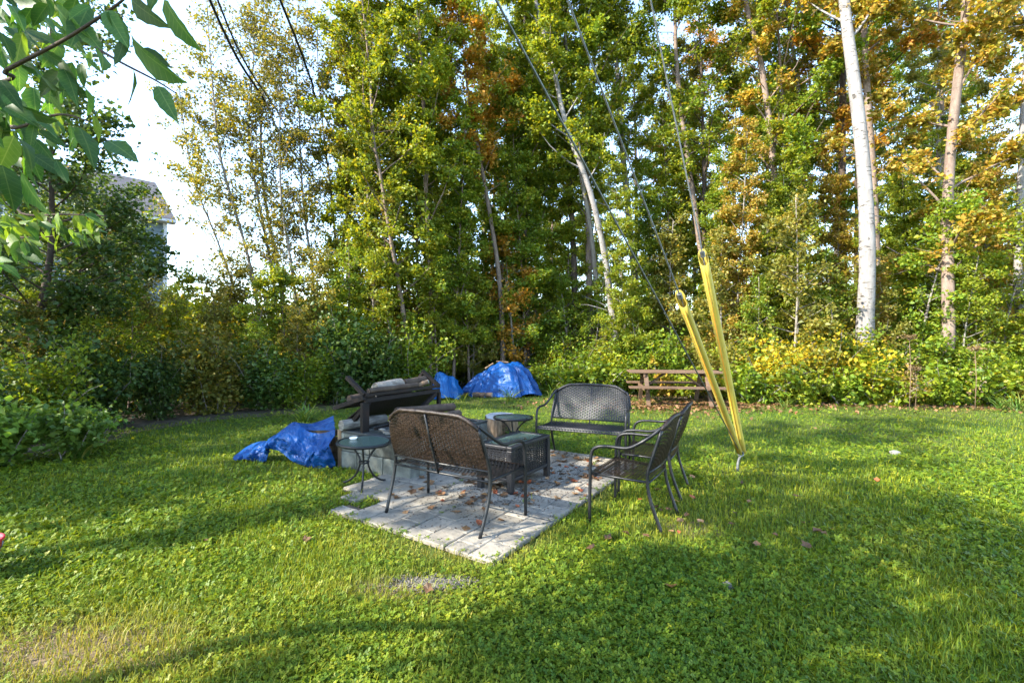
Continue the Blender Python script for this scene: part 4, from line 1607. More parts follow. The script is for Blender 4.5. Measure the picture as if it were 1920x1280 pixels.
# dense young trees at the left end of the tall wood
DEN = [gen_tree(260 + k, 10.5, .06, base=.12, spread=1.55, limbs=48, leaves=19000, leaf=.092, profile=lambda t: 1.15 - .65 * t, up=.7) for k in range(3)]
for i, (px, Y_, s_, lm, lab) in enumerate(((662, 13.6, .98, 1, 'bushy yellow-green young poplar at the left end of the wood'), (735, 13.0, 1.02, 1, 'bright yellow-green young poplar above the grill frame'),
                                           (790, 14.3, 1.12, 0, 'bushy green young poplar behind the small blue tarp'), (850, 13.4, .80, 0, 'shorter green young poplar between the blue tarps'),
                                           (930, 14.8, 1.0, 1, 'green-yellow young poplar behind the large blue tarp'), (1000, 15.2, 1.05, 0, 'bushy green young poplar right of the large blue tarp'),
                                           (700, 14.9, 1.15, 2, 'olive young poplar behind the bright yellow-green one'))):
    place('young_poplar', DEN[i % 3], 'bark_poplar', kinds[lm][0], (pw(px, 640, Y_).x, Y_, 0), i * 1.1, s_, lab)
rr = random.Random(88)
for k in range(15):                                     # leafy young trees that close the wood on the right
    px = 1180 + k * 52 + rr.uniform(-20, 20)
    Y_ = rr.uniform(12.6, 15.5)
    lm = rr.choice([1, 1, 0, 4, 1])
    lab = 'leafy %s young tree among the trunks, right half' % kinds[lm][1]
    place('young_tree', DEN[k % 3], 'bark_grey', kinds[lm][0], (pw(px, 640, Y_).x, Y_, 0), k * .9, rr.uniform(.42, .78), lab, 'tree', lab)
for k, (px, Y_, s_, lm) in enumerate(((880, 13.5, .7, 1), (985, 14.6, .85, 0), (1060, 15.5, .8, 1), (1225, 14.4, .6, 0), (1262, 15.3, .85, 1), (1345, 14.4, .6, 1), (1480, 13.8, .55, 1), (1700, 13.4, .6, 1), (1850, 13.4, .6, 4), (820, 12.9, .55, 1))):
    lab = 'leafy %s young tree filling the front of the wood' % kinds[lm][1]
    place('young_tree', DEN[k % 3], 'bark_poplar', kinds[lm][0], (pw(px, 640, Y_).x, Y_, 0), k * 2.1, s_, lab, 'tree', lab)
for k in range(30):                                     # far side of the wood
    Y_ = rr.uniform(27, 40)
    x = (-.16 + 1.4 * k / 29) * Y_ + rr.uniform(-.6, .6)
    lm = rr.choice([0, 0, 2, 1])
    lab = '%s bushy tree at the far side of the wood' % kinds[lm][1]
    place('bushy_tree', DEN[k % 3], 'bark_dark', kinds[lm][0], (x, Y_, 0), k * 1.7, rr.uniform(.8, 1.15), lab, 'tree', lab)
# saplings and understory
SAP = [gen_tree(300 + k, 5.2, .045, base=.10, spread=1.25, limbs=28, leaves=6500, leaf=.09, up=.45, profile=lambda t: 1.15 - .75 * t, scatter=.13) for k in range(4)]
rr = random.Random(33)
sap = []
for k in range(26):
    x = -2.0 + k * .62 + rr.uniform(-.3, .3)
    ey = float(np.interp(x, EX[3:], EY[3:]))
    sap.append((x, ey + rr.uniform(.9, 2.6)))
for k in range(18):
    x = -1.0 + k * 1.0 + rr.uniform(-.4, .4)
    ey = float(np.interp(x, EX[3:], EY[3:]))
    sap.append((x, ey + rr.uniform(3, 6)))
for i, (x, y) in enumerate(sap):
    if abs(x / y - (1160 - 960) / 870) < .035 and y < 14.2:
        continue
    right = x / y > .42
    lm = rr.choices(range(5), (3, 5, 1, .3, 2) if right else (5, 7, 2, .4, .2))[0]
    lab = '%s sapling under the tall trees, %s of the guards' % (kinds[lm][1], 'right' if right else 'left')
    s_ = rr.uniform(.55, 1.05)
    place('sapling', SAP[rr.randrange(4)], 'bark_grey', kinds[lm][0], (x, y, 0), rr.uniform(0, 6.28), s_, lab, 'tree', lab + ' (saplings)')

# broad dark maple and other trees on the left, one of them reaching out of the frame
mp = gen_tree(401, 8.6, .10, base=.26, spread=1.75, limbs=46, leaves=19000, leaf=.085, up=.5, scatter=.15,
              path=smooth_path([(0, 0, 0), (.12, 0, .8), (.35, 0, 1.7), (.5, .1, 3), (.6, 0, 5), (.6, 0, 8.6)], 3))
place('maple_tree', mp, 'bark_dark', 'leaf_dark', (-8.35, 7.8, 0), 0, 1, 'dark green maple with leaning reddish trunk at the left edge')
mp2 = gen_tree(402, 6.0, .07, base=.16, spread=2.0, limbs=36, leaves=13000, leaf=.085, up=.5, scatter=.15)
place('maple_tree', mp2, 'bark_dark', 'leaf_dark', (-9.3, 9.6, 0), 1.0, .80, 'smaller dark maple in front of the house wall')
place('maple_tree', mp2, 'bark_dark', 'leaf_olive', (-8.1, 9.9, 0), 3.7, .56, 'low brownish maple hiding the lower house wall')
place('maple_tree', mp2, 'bark_dark', 'leaf_green', (-10.6, 10.8, 0), 2.6, .85, 'green maple at the left edge in front of the white porch')

# ------------------------------------------------------------------ shrubs
SHR = [gen_shrub(500 + k, 1.7, 1.2, 15, 5200, .088, .14) for k in range(4)]
SHL = [gen_shrub(520 + k, .75, .75, 11, 1500, .085, .05) for k in range(3)]
rr = random.Random(41)


def shrub(x, y, sc, leafm, label, low=False, group=None, sz=None):
    me = rr.choice(SHL if low else SHR)
    return place('shrub', me, 'bark_grey', leafm, (x, y, 0), rr.uniform(0, 6.28), sc, label, 'shrub', group, ('stem', 'foliage'), sz)


# left border, dark shrubs along the lawn with yellow ones behind
for i, (x, y, s_, lm) in enumerate(((-6.9, 5.6, .80, 'leaf_dark'), (-6.9, 6.7, .70, 'leaf_green'), (-7.0, 7.7, .95, 'leaf_dark'), (-6.6, 8.6, .65, 'leaf_dark'), (-6.0, 9.3, .9, 'leaf_olive'),
                                    (-5.3, 9.9, .95, 'leaf_dark'), (-4.6, 10.2, .8, 'leaf_green'), (-4.0, 10.9, 1.15, 'leaf_dark'), (-3.3, 11.3, 1.0, 'leaf_dark'), (-2.7, 12.0, .95, 'leaf_green'))):
    shrub(x, y, s_, lm, '%s leafy shrub in the shaded left border of the lawn' % {'leaf_dark': 'dark', 'leaf_green': 'green', 'leaf_olive': 'olive'}[lm], False, 'border shrubs on the left', s_ * rr.uniform(.8, 1.3))
for i, (x, y, s_, lm) in enumerate(((-8.2, 9.6, 1.0, 'leaf_lime'), (-9.6, 9.0, 1.1, 'leaf_olive'), (-8.6, 11.5, 1.45, 'leaf_lime'), (-7.4, 11.4, 1.15, 'leaf_yellow'), (-6.3, 11.0, 1.0, 'leaf_yellow'),
                                    (-7.2, 13.0, 1.6, 'leaf_lime'), (-8.8, 13.5, 1.6, 'leaf_lime'), (-6.2, 14.0, 1.5, 'leaf_lime'), (-5.3, 12.6, 1.2, 'leaf_olive'), (-4.4, 13.0, 1.35, 'leaf_lime'), (-10.8, 11.8, 1.4, 'leaf_lime'),
                                    (-3.6, 13.3, 1.4, 'leaf_olive'), (-5.2, 15.5, 1.7, 'leaf_orange'), (-6.8, 16.5, 1.9, 'leaf_lime'), (-3.9, 15.8, 1.8, 'leaf_olive'), (-10.2, 16.0, 1.9, 'leaf_lime'), (-12.2, 13.5, 1.9, 'leaf_olive'), (-2.6, 13.8, 1.3, 'leaf_lime'), (-2.9, 16.5, 2.0, 'leaf_green'), (-8.4, 18.5, 1.9, 'leaf_lime'))):
    nm = {'leaf_yellow': 'yellow', 'leaf_lime': 'yellow-green', 'leaf_orange': 'orange-tinged', 'leaf_olive': 'olive', 'leaf_green': 'green'}[lm]
    shrub(x, y, s_, lm, 'sunlit %s shrub behind the dark border on the left' % nm, False, 'sunlit %s shrubs on the left' % nm)
for k in range(46):
    y = rr.uniform(15.5, 30)
    x = rr.uniform(-.18, 1.2) * y
    lm = rr.choice(['leaf_green', 'leaf_olive', 'leaf_green', 'leaf_lime'])
    nm = {'leaf_lime': 'yellow-green', 'leaf_green': 'green', 'leaf_olive': 'olive'}[lm]
    shrub(x, y, rr.uniform(1.5, 2.4), lm, '%s undergrowth bush deep in the shaded wood' % nm, False, '%s undergrowth deep in the wood' % nm)
# pale raspberry-like bush near the camera on the left
for i, (x, y, s_) in enumerate(((-5.9, 5.25, 1.1), (-5.45, 5.65, .95), (-6.3, 4.7, 1.15), (-5.8, 6.3, .8))):
    shrub(x, y, s_, 'leaf_near_lime', ['bright green leafy bush at the left edge of the lawn', 'low bright green bush beside the dark arching grass clump', 'bright green bush cut by the left picture edge', 'small bush behind the bright green bushes on the left'][i], True)
# right border: low green shrubs, one yellow
for k in range(24):
    x = 1.2 + k * .48
    y = float(np.interp(x, EX[3:], EY[3:])) + rr.uniform(.25, .65)
    lm = rr.choice(['leaf_lime', 'leaf_lime', 'leaf_green', 'leaf_tan'])
    nm = {'leaf_lime': 'yellow-green', 'leaf_green': 'green', 'leaf_tan': 'tan'}[lm]
    shrub(x, y, rr.uniform(.8, 1.4), lm, 'low %s shrub along the far edge of the lawn' % nm, True, 'low %s shrubs along the far edge' % nm)
for k in range(20):
    x = 1.4 + k * .55
    y = float(np.interp(x, EX[3:], EY[3:])) + rr.uniform(.9, 1.7)
    lm = rr.choice(['leaf_lime', 'leaf_green', 'leaf_green', 'leaf_olive'])
    nm = {'leaf_lime': 'yellow-green', 'leaf_green': 'green', 'leaf_olive': 'olive'}[lm]
    shrub(x, y, rr.uniform(.65, 1.05), lm, 'leafy %s shrub at the foot of the tall trees' % nm, False, 'leafy %s shrubs under the trees' % nm)
for (px, py, Y, s_, lab) in ((1440, 0, 11.25, .9, 'golden yellow shrub left of the white birch'), (1535, 0, 11.15, 1.0, 'golden yellow shrub in front of the white birch'), (1612, 0, 11.0, .85, 'yellow shrub at the foot of the white birch')):
    shrub(pw(px, 640, Y).x, Y, s_, 'leaf_yellow', lab, False, None)
for (px, Y_, s_, lm, lab) in ((1475, 10.75, 1.35, 'leaf_lime', 'yellow-green bush between the two golden shrubs'), (1580, 10.6, 1.25, 'leaf_green', 'green bush in front of the right golden shrub'), (1410, 10.8, 1.3, 'leaf_green', 'green bush left of the golden shrubs'),
                              (1500, 10.5, 1.0, 'leaf_lime', 'low yellow-green bush in front of the golden shrub'), (1650, 10.6, 1.5, 'leaf_lime', 'yellow-green bush right of the golden shrubs')):
    shrub(pw(px, 640, Y_).x, Y_, s_, lm, lab, True)
for k, (px, Y_, s_, lm) in enumerate(((240, 8.9, .50, 0), (330, 9.8, .46, 1), (400, 10.4, .56, 2), (470, 10.8, .60, 1), (530, 11.2, .62, 0), (590, 11.4, .70, 2), (640, 11.8, .75, 0), (690, 12.0, .70, 1), (360, 12.5, .66, 1), (430, 12.6, .70, 2),
                                      (300, 11.6, .55, 1), (120, 8.2, .45, 0), (60, 7.4, .40, 2), (560, 10.6, .42, 2), (180, 8.0, .36, 1), (500, 9.9, .36, 0))):
    lab = '%s sapling rising from the left border' % kinds[lm][1]
    place('sapling', SAP[k % 4], 'bark_poplar', kinds[lm][0], (pw(px, 640, Y_).x, Y_, 0), k * 1.3, s_, lab, 'tree', lab + ' (saplings)')
shrub(1.75, 12.5, 1.3, 'leaf_green', 'green bush left of the picnic table', True)
shrub(2.45, 12.2, 1.4, 'leaf_green', 'lighter green bush behind the picnic table end', True)
shrub(.95, 12.9, 1.1, 'leaf_green', 'small bush right of the large blue tarp', True)
shrub(-.06, 6.28, .34, 'leaf_near', 'small weed growing at the foot of the tree stump', True)

# trees left of the frame, beside and behind the camera, that shade the lawn
shade = [(-8.0, -2.4, .62, 0), (-8.4, .6, .70, 2), (-7.0, -5.2, .6, 6)]
for i, (x, y, s_, k) in enumerate(shade):
    place('poplar_tree', VAR[k], 'bark_grey', 'leaf_green', (x, y, 0), i * 1.3, s_, 'green poplar beside the lawn, left of the picture', 'tree', 'trees left of the picture')


place('maple_tree', mp2, 'bark_dark', 'leaf_green', (-9.9, 2.9, 0), .4, 1.3, 'broad green maple beside the lawn, outside the left picture edge')
place('maple_tree', mp2, 'bark_dark', 'leaf_green', (-11.2, 5.2, 0), 1.4, 1.0, 'green maple further back, outside the left picture edge')
place('maple_tree', mp2, 'bark_dark', 'leaf_green', (-12.0, -.2, 0), 2.4, 1.05, 'green maple left of the camera, outside the picture')

# ------------------------------------------------------------------ the near tree whose twigs hang into the upper left corner
def big_leaf(seed, aspect=.46, curl=.25, serr=.03):
    """pointed ovate leaf, unit length along +Y, blade in XY, folded along the midrib"""
    rr_ = random.Random(seed)
    n = 9
    vs = []
    bend = rr_.uniform(.05, curl)
    side = rr_.uniform(-.06, .06)
    for i in range(n + 1):
        t = i / n
        w = aspect * .5 * math.sin(PI * t ** .78) ** .85 * (1 - .25 * t) + (serr * .5 if (i % 2 and 0 < i < n) else 0)
        if i in (0, n):
            w = 0.004
        z = -bend * t * t
        x0 = side * math.sin(PI * t)
        wv = .025 * math.sin(t * 9 + seed)
        vs += [(x0 - w, t, z + .35 * w + wv * (w * 5)), (x0, t, z), (x0 + w, t, z + .35 * w - wv * (w * 5))]
    fs = []
    for i in range(n):
        a = i * 3
        fs += [(a, a + 1, a + 4, a + 3), (a + 1, a + 2, a + 5, a + 4)]
    me = bpy.data.meshes.new('leaf')
    me.from_pydata(vs, [], fs)
    at = me.attributes.new('rnd', 'FLOAT', 'FACE')
    val = rr_.random()
    at.data.foreach_set('value', [min(1, max(0, val + rr_.uniform(-.08, .08))) for _ in fs])
    me.polygons.foreach_set('use_smooth', [True] * len(fs))
    me.update()
    return me


NEARL = [big_leaf(60 + k, .32 + .03 * (k % 4), .15 + .06 * (k % 6)) for k in range(9)]
for me in NEARL:
    me.materials.append(MATS['big_leaf_green'])
nt_ = thing('overhanging_tree', (-3.5, 1.0, 0), 0, 'tree with large drooping leaves hanging into the upper left corner', 'tree')
n_off = -nt_.location


def put_leaf(base, tip, lm, rr_, parent, face=None):
    d = (tip - base)
    L = d.length
    d.normalize()
    f_ = face if face is not None else Vector((rr_.uniform(-.9, .9), rr_.uniform(-1, .2), rr_.uniform(-.2, 1.0)))
    z = (f_ - d * f_.dot(d)).normalized()
    x = d.cross(z)
    o = mesh_obj('leaf', rr_.choice(NEARL), lm, parent)
    M = Matrix((x, d, z)).transposed().to_4x4()
    M = Matrix.Translation(base + n_off) @ M @ Matrix.Diagonal((L * rr_.uniform(.95, 1.2), L, L, 1))
    o.matrix_local = M
    return o


mb = MB()
mb.tube(smooth_path([(-3.5, 1.0, 0), (-3.42, 1.05, .8), (-3.2, 1.25, 1.6), (-3.3, .7, 2.7), (-3.5, .15, 4.6)], 5), [.075 - .003 * k for k in range(21)], 12, jit=.05)
mb.build('trunk', 'bark_dark', nt_, True).location = n_off
crn = gen_tree(611, 3.0, .03, base=.02, spread=1.25, limbs=30, leaves=5200, leaf=.10, up=.5, scatter=.14)
for nm_, me_, mt_ in (('limb', crn[0], 'bark_dark'), ('crown', crn[1], 'leaf_near')):
    mesh_obj(nm_, me_, mt_, nt_, Vector((-3.5, .15, 2.6)) + n_off)
mb = MB()
twigs = [[Vector((-3.2, 1.24, 1.75)), pw(-60, 170, 1.75), pw(13, 131, 1.5), pw(120, 75, 1.4), pw(205, 20, 1.3), pw(245, -12, 1.25)],
         [Vector((-3.15, 1.2, 2.3)), pw(-50, -40, 1.5), pw(120, -30, 1.35), pw(270, -40, 1.3)],
         [pw(180, 90, 1.42), pw(228, 118, 1.35), pw(290, 150, 1.3), pw(330, 175, 1.28)],
         [Vector((-3.2, 1.24, 1.7)), pw(-60, 250, 1.9), pw(30, 240, 1.7), pw(110, 215, 1.6), pw(175, 230, 1.55)],
         [Vector((-3.2, 1.24, 1.6)), pw(-40, 350, 2.3), pw(40, 400, 2.3), pw(120, 402, 2.25), pw(200, 405, 2.2)],
         [Vector((-3.2, 1.22, 1.55)), pw(-60, 420, 2.3), pw(40, 445, 2.3), pw(130, 440, 2.3)]]
for tw in twigs:
    sp = smooth_path(tw, 6)
    k0 = .0075 if tw[0].x < -2.5 else .003
    mb.tube(sp, [k0 * (1 - .82 * i / (len(sp) - 1)) + .0012 for i in range(len(sp))], 6)
mb.build('branch', 'bark_dark', nt_, True).location = n_off
rr = random.Random(77)
# leaves that can be told apart: base pixel, tip pixel, distance
for (bx_, by_, tx, ty, Y, lm) in ((200, 20, 232, 80, 1.25, 0), (170, 12, 130, 30, 1.3, 0), (205, 22, 243, 96, 1.25, 0), (246, 0, 298, 48, 1.2, 0), (308, 0, 362, 94, 1.15, 0), (300, -20, 270, 22, 1.2, 0),
                                  (247, 70, 318, 158, 1.2, 0), (232, 72, 222, 128, 1.25, 0), (250, 130, 256, 205, 1.2, 0), (296, 162, 330, 226, 1.15, 0), (268, 90, 322, 128, 1.22, 0), (190, 100, 196, 132, 1.3, 0),
                                  (204, 270, 218, 325, 1.3, 0), (205, 265, 258, 300, 1.3, 0), (150, 240, 182, 315, 1.4, 0), (105, 300, 128, 350, 1.4, 0), (40, 320, 72, 405, 1.3, 0), (4, 310, 30, 395, 1.3, 0), (60, 290, 130, 330, 1.4, 0),
                                  (95, 180, 118, 212, 1.5, 1), (60, 15, 30, 60, 1.4, 0), (90, 8, 60, 50, 1.4, 0), (20, 10, 50, 45, 1.4, 0), (110, 20, 150, 70, 1.5, 0), (30, 255, 85, 310, 1.3, 0), (120, 130, 150, 190, 1.6, 0),
                                  (10, 200, 60, 225, 1.5, 0), (70, 130, 100, 175, 1.6, 0), (0, 60, 30, 110, 1.4, 0), (150, 45, 190, 95, 1.5, 0), (0, 150, 40, 195, 1.5, 0), (160, 165, 178, 215, 1.5, 0), (60, 225, 110, 250, 1.5, 0)):
    put_leaf(pw(bx_, by_, Y), pw(tx, ty, Y - rr.uniform(-.03, .05)), 'big_leaf_lime' if lm else 'big_leaf_green', rr, nt_)
for k in range(230):                                    # denser leaves towards the picture corner
    bx_ = rr.uniform(-70, 185) * rr.uniform(.5, 1)
    by_ = rr.uniform(-60, 380)
    if bx_ > 60 and by_ > 290:
        continue
    Y = rr.uniform(1.5, 2.8)
    a = rr.uniform(.2, 2.4)
    L = rr.uniform(75, 135) / Y
    put_leaf(pw(bx_, by_, Y), pw(bx_ + L * math.cos(a), by_ + L * math.sin(a), Y + rr.uniform(-.05, .05)), 'big_leaf_green' if rr.random() < .8 else 'big_leaf_lime', rr, nt_)
for k in range(90):                                    # lower, sunlit pale twig
    bx_ = rr.uniform(-60, 195)
    by_ = rr.uniform(392, 440) + (25 if bx_ < 60 else 0) * rr.random()
    Y = rr.uniform(2.1, 2.4)
    a = rr.uniform(.1, 2.0)
    L = rr.uniform(22, 40)
    put_leaf(pw(bx_, by_, Y), pw(bx_ + L * math.cos(a), by_ + L * math.sin(a), Y + rr.uniform(-.04, .04)), 'big_leaf_lime' if rr.random() < .75 else 'big_leaf_green', rr, nt_)
for k in range(18):
    bx_, by_ = rr.uniform(-40, 60), rr.uniform(440, 500)
    a, L, Y = rr.uniform(.1, 2.0), rr.uniform(28, 48), rr.uniform(2.1, 2.4)
    put_leaf(pw(bx_, by_, Y), pw(bx_ + L * math.cos(a), by_ + L * math.sin(a), Y), 'big_leaf_green', rr, nt_)


# ------------------------------------------------------------------ clumps of long grass, dry flower stalks
def long_grass(x, y, h, n, label, seed, mat='long_grass'):
    rr_ = random.Random(seed)
    mb = MB()
    for i in range(n):
        a = rr_.uniform(0, 6.28)
        L = h * rr_.uniform(.6, 1.25)
        p = Vector((rr_.uniform(-.08, .08), rr_.uniform(-.08, .08), 0))
        d = Vector((math.cos(a) * .35, math.sin(a) * .35, 1)).normalized()
        s = Vector((-math.sin(a), math.cos(a), 0))
        w = rr_.uniform(.006, .011)
        L_, R_ = [], []
        for k in range(7):
            t = k / 6
            ww = w * (1 - t ** 2.2)
            L_.append(p - s * ww)
            R_.append(p + s * ww)
            d = (d + Vector((math.cos(a) * .16, math.sin(a) * .16, -.13 - .10 * t))).normalized()
            p = p + d * (L / 6)
        mb.add(L_ + R_, [(k, k + 1, 7 + k + 1, 7 + k) for k in range(6)])
    me = mb.mesh('long_grass')
    at = me.attributes.new('rnd', 'FLOAT', 'FACE')
    at.data.foreach_set('value', [v for i in range(n) for v in [rr_.random()] * 6])
    o = mesh_obj('long_grass', me, mat, None, (x, y, 0))
    return tag(o, label, 'grass clump')


for i, (px, py, h_, n, lab) in enumerate(((572, 792, .62, 60, 'tall arching grass clump behind the blue tarp and fire pit'), (955, 752, .65, 34, 'long grass blades in front of the large blue tarp'),
                                          (868, 752, .5, 14, 'few long blades between the two blue tarps'), (1035, 745, .6, 26, 'long grass right of the large blue tarp'),
                                          (150, 862, .55, 46, 'dark arching grass clump at the left edge of the lawn'), (1905, 772, .75, 44, 'pale long grass at the right picture edge'), (1875, 770, .6, 30, 'long grass clump near the right picture edge'),
                                          (1470, 765, .5, 26, 'long grass below the yellow shrub'), (845, 758, .45, 12, 'yellowish blades in front of the small light blue tarp'))):
    g = pg(px, py)
    long_grass(g.x, g.y, h_, n, lab, 90 + i)

for i, (px, py, ytop, lab) in enumerate(((1705, 770, 632, 'dry brown flower stalk between the birch and the poplar trunk'), (1828, 770, 652, 'dry brown flower stalk right of the poplar trunk'), (1716, 768, 690, 'short dry stalk beside the taller dry stalk'))):
    g = pg(px, py)
    H_ = EYE - (ytop - 640) / F_PX * g.y
    t = thing('flower_stalk', tuple(g), 0, lab, 'plant')
    mb = MB()
    mb.tube([(0, 0, 0), (.03, 0, H_ * .5), (0, 0, H_)], [.008, .006, .004], 6)
    mb.build('stem', 'old_wood', t, True)
    rng = np.random.default_rng(i)
    n = 130
    pos = np.concatenate([rng.normal(size=(n, 3)) * [.06, .06, .03] + [0, 0, H_], np.stack([rng.normal(size=80) * .08, rng.normal(size=80) * .08, rng.uniform(.2, H_, 80)], 1)])
    tag(mesh_obj('flower_head', leaf_cloud('flower_head', pos, .045, rng), 'dry_flower', t), kind='stuff')

# ------------------------------------------------------------------ fallen leaves, stones, gravel
FALL = []
for k in range(6):
    rr_ = random.Random(700 + k)
    vs = [(0, -.5, .02)]
    m_ = 9
    for i in range(m_):
        a = -PI / 2 + 2 * PI * (i + .5) / m_
        r_ = (.5 if i % 2 else .34) * rr_.uniform(.8, 1.15)
        vs.append((r_ * math.cos(a) * .8, r_ * math.sin(a), rr_.uniform(0.02, .24)))
    vs.append((0, .02, .03))
    fs = [(1 + i, 1 + (i + 1) % m_, m_ + 1) for i in range(m_)]
    me = bpy.data.meshes.new('fallen_leaf')
    me.from_pydata(vs, [], fs)
    at = me.attributes.new('rnd', 'FLOAT', 'FACE')
    v_ = k / 5
    at.data.foreach_set('value', [v_] * len(fs))
    me.materials.append(MATS['leaf_fallen'])
    FALL.append(me)


def fallen(x, y, z, s, label, group):
    o = mesh_obj('fallen_leaf', rr.choice(FALL), None, None, (x, y, z))
    o.rotation_euler = (rr.uniform(-.3, .3), rr.uniform(-.3, .3), rr.uniform(0, 6.28))
    o.scale = (s, s, s * rr.uniform(.6, 1.3))
    return tag(o, label, 'leaf', group)


rr = random.Random(55)
for k in range(175):
    while True:
        if rr.random() < .55:                          # drift under the bench and table
            c = rr.choice([(1.15, .75), (1.6, .55), (2.2, .25), (.9, .95), (1.9, .3), (2.5, .7)])
            u, v = rr.gauss(c[0], .22), rr.gauss(c[1], .22)
        else:
            u, v = rr.uniform(.2, 2.9), rr.uniform(.05, 1.9)
        if .05 < u < 2.9 and .04 < v < patio_extent(u) - .05:
            break
    q = patio_pt(u, v)
    fallen(q.x, q.y, .042, rr.uniform(.05, .105), 'dry brown fallen leaf on the pavers', 'fallen leaves on the pavers')
for k in range(70):
    x, y = rr.uniform(-2.5, 6.5), rr.uniform(2.3, 8.5)
    if rr.random() < .5:
        x, y = rr.gauss(1.5, .6), rr.gauss(3.6, .55)
    u, v = patio_uv(x, y)
    if -.05 < u < PATIO_LEN + .05 and -.05 < v < 2.2 or (x < -.3 and 4.4 < y < 7):
        continue
    fallen(x, y, .045, rr.uniform(.045, .085), 'brown fallen leaf lying in the grass', 'fallen leaves in the grass')
fallen(*pw(840, 866, 3.9)[:2], .455, .085, 'orange leaf lying on the seat of the near bench', None)
cpt = Vector((ctr.x + .10, ctr.y - .02, 0))
fallen(cpt.x, cpt.y, .47, .07, 'orange leaf on the glass of the coffee table', None)

# countless fallen leaves under the picnic table and along the wood
rng = np.random.default_rng(5)
n = 3300
lx_ = np.concatenate([rng.normal(3.6, 1.3, 2200), rng.uniform(1.5, 12, n - 2200)])
le = np.interp(lx_, EX[3:], EY[3:])
ly_ = np.concatenate([rng.normal(10.3, .55, 2200), le[2200:] + rng.normal(-.15, .45, n - 2200)])
pos = np.stack([lx_, ly_, np.full(n, .03) + rng.uniform(0, .02, n)], 1)
o = mesh_obj('leaf_litter', leaf_cloud('leaf_litter', pos, .075, rng, up=3.0, droop=0), 'leaf_fallen')
tag(o, 'brown leaf litter under the picnic table and along the wood edge', 'leaf litter', kind='stuff')
pos = []
for k in range(3000):
    u, v = rng.uniform(.05, 2.9), rng.uniform(.03, 2.0)
    c = [(1.0, .8), (1.5, .6), (2.3, .35)][k % 3]
    if k % 4:
        u, v = rng.normal(c[0], .38), rng.normal(c[1], .33)
    if .03 < u < 2.9 and .03 < v < patio_extent(u) - .05:
        q = patio_pt(u, v)
        pos.append((q.x, q.y, .042))
o = mesh_obj('leaf_crumbs', leaf_cloud('leaf_crumbs', np.array(pos), .016, rng, up=3.0, droop=0), 'bark_dark')
tag(o, 'dark crumbs of dead leaves strewn over the pavers', 'leaf crumbs', kind='stuff')


def stone(x, y, s, label):
    bm_ = bmesh.new()
    bmesh.ops.create_icosphere(bm_, subdivisions=2, radius=s)
    for v in bm_.verts:
        v.co *= 1 + .25 * mnoise.noise(v.co * (2.0 / s) + Vector((x, y, 0)))
        v.co.z *= .6
    me = bpy.data.meshes.new('stone')
    bm_.to_mesh(me)
    bm_.free()
    return tag(mesh_obj('stone', me, 'stone', None, (x, y, s * .45)), label, 'stone')


q = pg(1678, 853)
stone(q.x, q.y, .06, 'pale stone lying on the sunlit right lawn')
q = pg(1365, 1102)
stone(q.x, q.y, .035, 'small grey stone in the grass at the lower right')
# pebbles of the bare gravel patch
n = 1500
gu = rng.normal(0, 1, (n, 2))
cg = pg(815, 1096)
gp = np.stack([cg.x + gu[:, 0] * .125 + gu[:, 1] * .03, cg.y + gu[:, 1] * .045 - gu[:, 0] * .02, np.full(n, .012)], 1)
V, Fc = [], []
base_v = np.array([[1, 0, 0], [-1, 0, 0], [0, 1, 0], [0, -1, 0], [0, 0, .8], [0, 0, -.8]])
base_f = np.array([[0, 2, 4], [2, 1, 4], [1, 3, 4], [3, 0, 4], [2, 0, 5], [1, 2, 5], [3, 1, 5], [0, 3, 5]])
for k in range(n):
    V.append(base_v * rng.uniform(.003, .009) * rng.uniform(.7, 1.3, 3) + gp[k])
    Fc.append(base_f + 6 * k)
o = mesh_obj('gravel_patch', fast_mesh('gravel_patch', np.concatenate(V), np.concatenate(Fc)), 'gravel')
tag(o, 'small bare patch of grey gravel in the grass before the pavers', 'gravel', kind='stuff')

# ------------------------------------------------------------------ grass and clover
rng = np.random.default_rng(99)


def ground_samples(n_px, n_uni):
    px = rng.uniform(-420, 2340, n_px)
    py = 640 + np.exp(rng.uniform(math.log(98), math.log(780), n_px))
    keep = rng.random(n_px) < np.clip((py - 640) / 420, .25, 1)
    px, py = px[keep], py[keep]
    Y = F_PX * EYE / (py - 640)
    X = (px - 960) / F_PX * Y
    ux, uy = rng.uniform(-9, 14, n_uni), rng.uniform(-4, 13, n_uni)
    return np.concatenate([X, ux]), np.concatenate([Y, uy])


X, Y = ground_samples(640000, 30000)
e = edge_dist(X, Y)
U = (X - APEX.x) * D1.x + (Y - APEX.y) * D1.y
Vv = (X - APEX.x) * D2.x + (Y - APEX.y) * D2.y
ext = np.where(U < .21, 1.72, np.where(U < .42, 1.5, 2.14))
wob = .022 * np.sin(U * 23) + .02 * np.sin(Vv * 31) + .02 * np.sin(U * 61 + Vv * 47) + np.abs(rng.normal(0, .022, len(U)))
inpat = (U > .0 + wob) & (U < PATIO_LEN + wob) & (Vv > .0 + wob) & (Vv < ext + wob)
A_ = (X - C0.x) * EE.x + (Y - C0.y) * EE.y
B_ = (X - C0.x) * GG.x + (Y - C0.y) * GG.y
inpit = (A_ > -.02) & (A_ < FPW + .04) & (B_ > 0) & (B_ < FPL)
ing = (np.abs((X - cg.x) / .28) ** 2 + np.abs((Y - cg.y) / .10) ** 2 < 1) & (rng.random(len(X)) < .62)
jv = np.abs((Vv + .2125) % .425 - .2125)
weed = inpat & (jv < .012) & (np.sin(U * 4.1 + Vv * 7) + .6 * np.sin(U * 13) > .75)
ok = (e > -.35) & (~inpat | weed) & ~inpit & ~ing
X, Y, e, U, Vv = X[ok], Y[ok], e[ok], U[ok], Vv[ok]


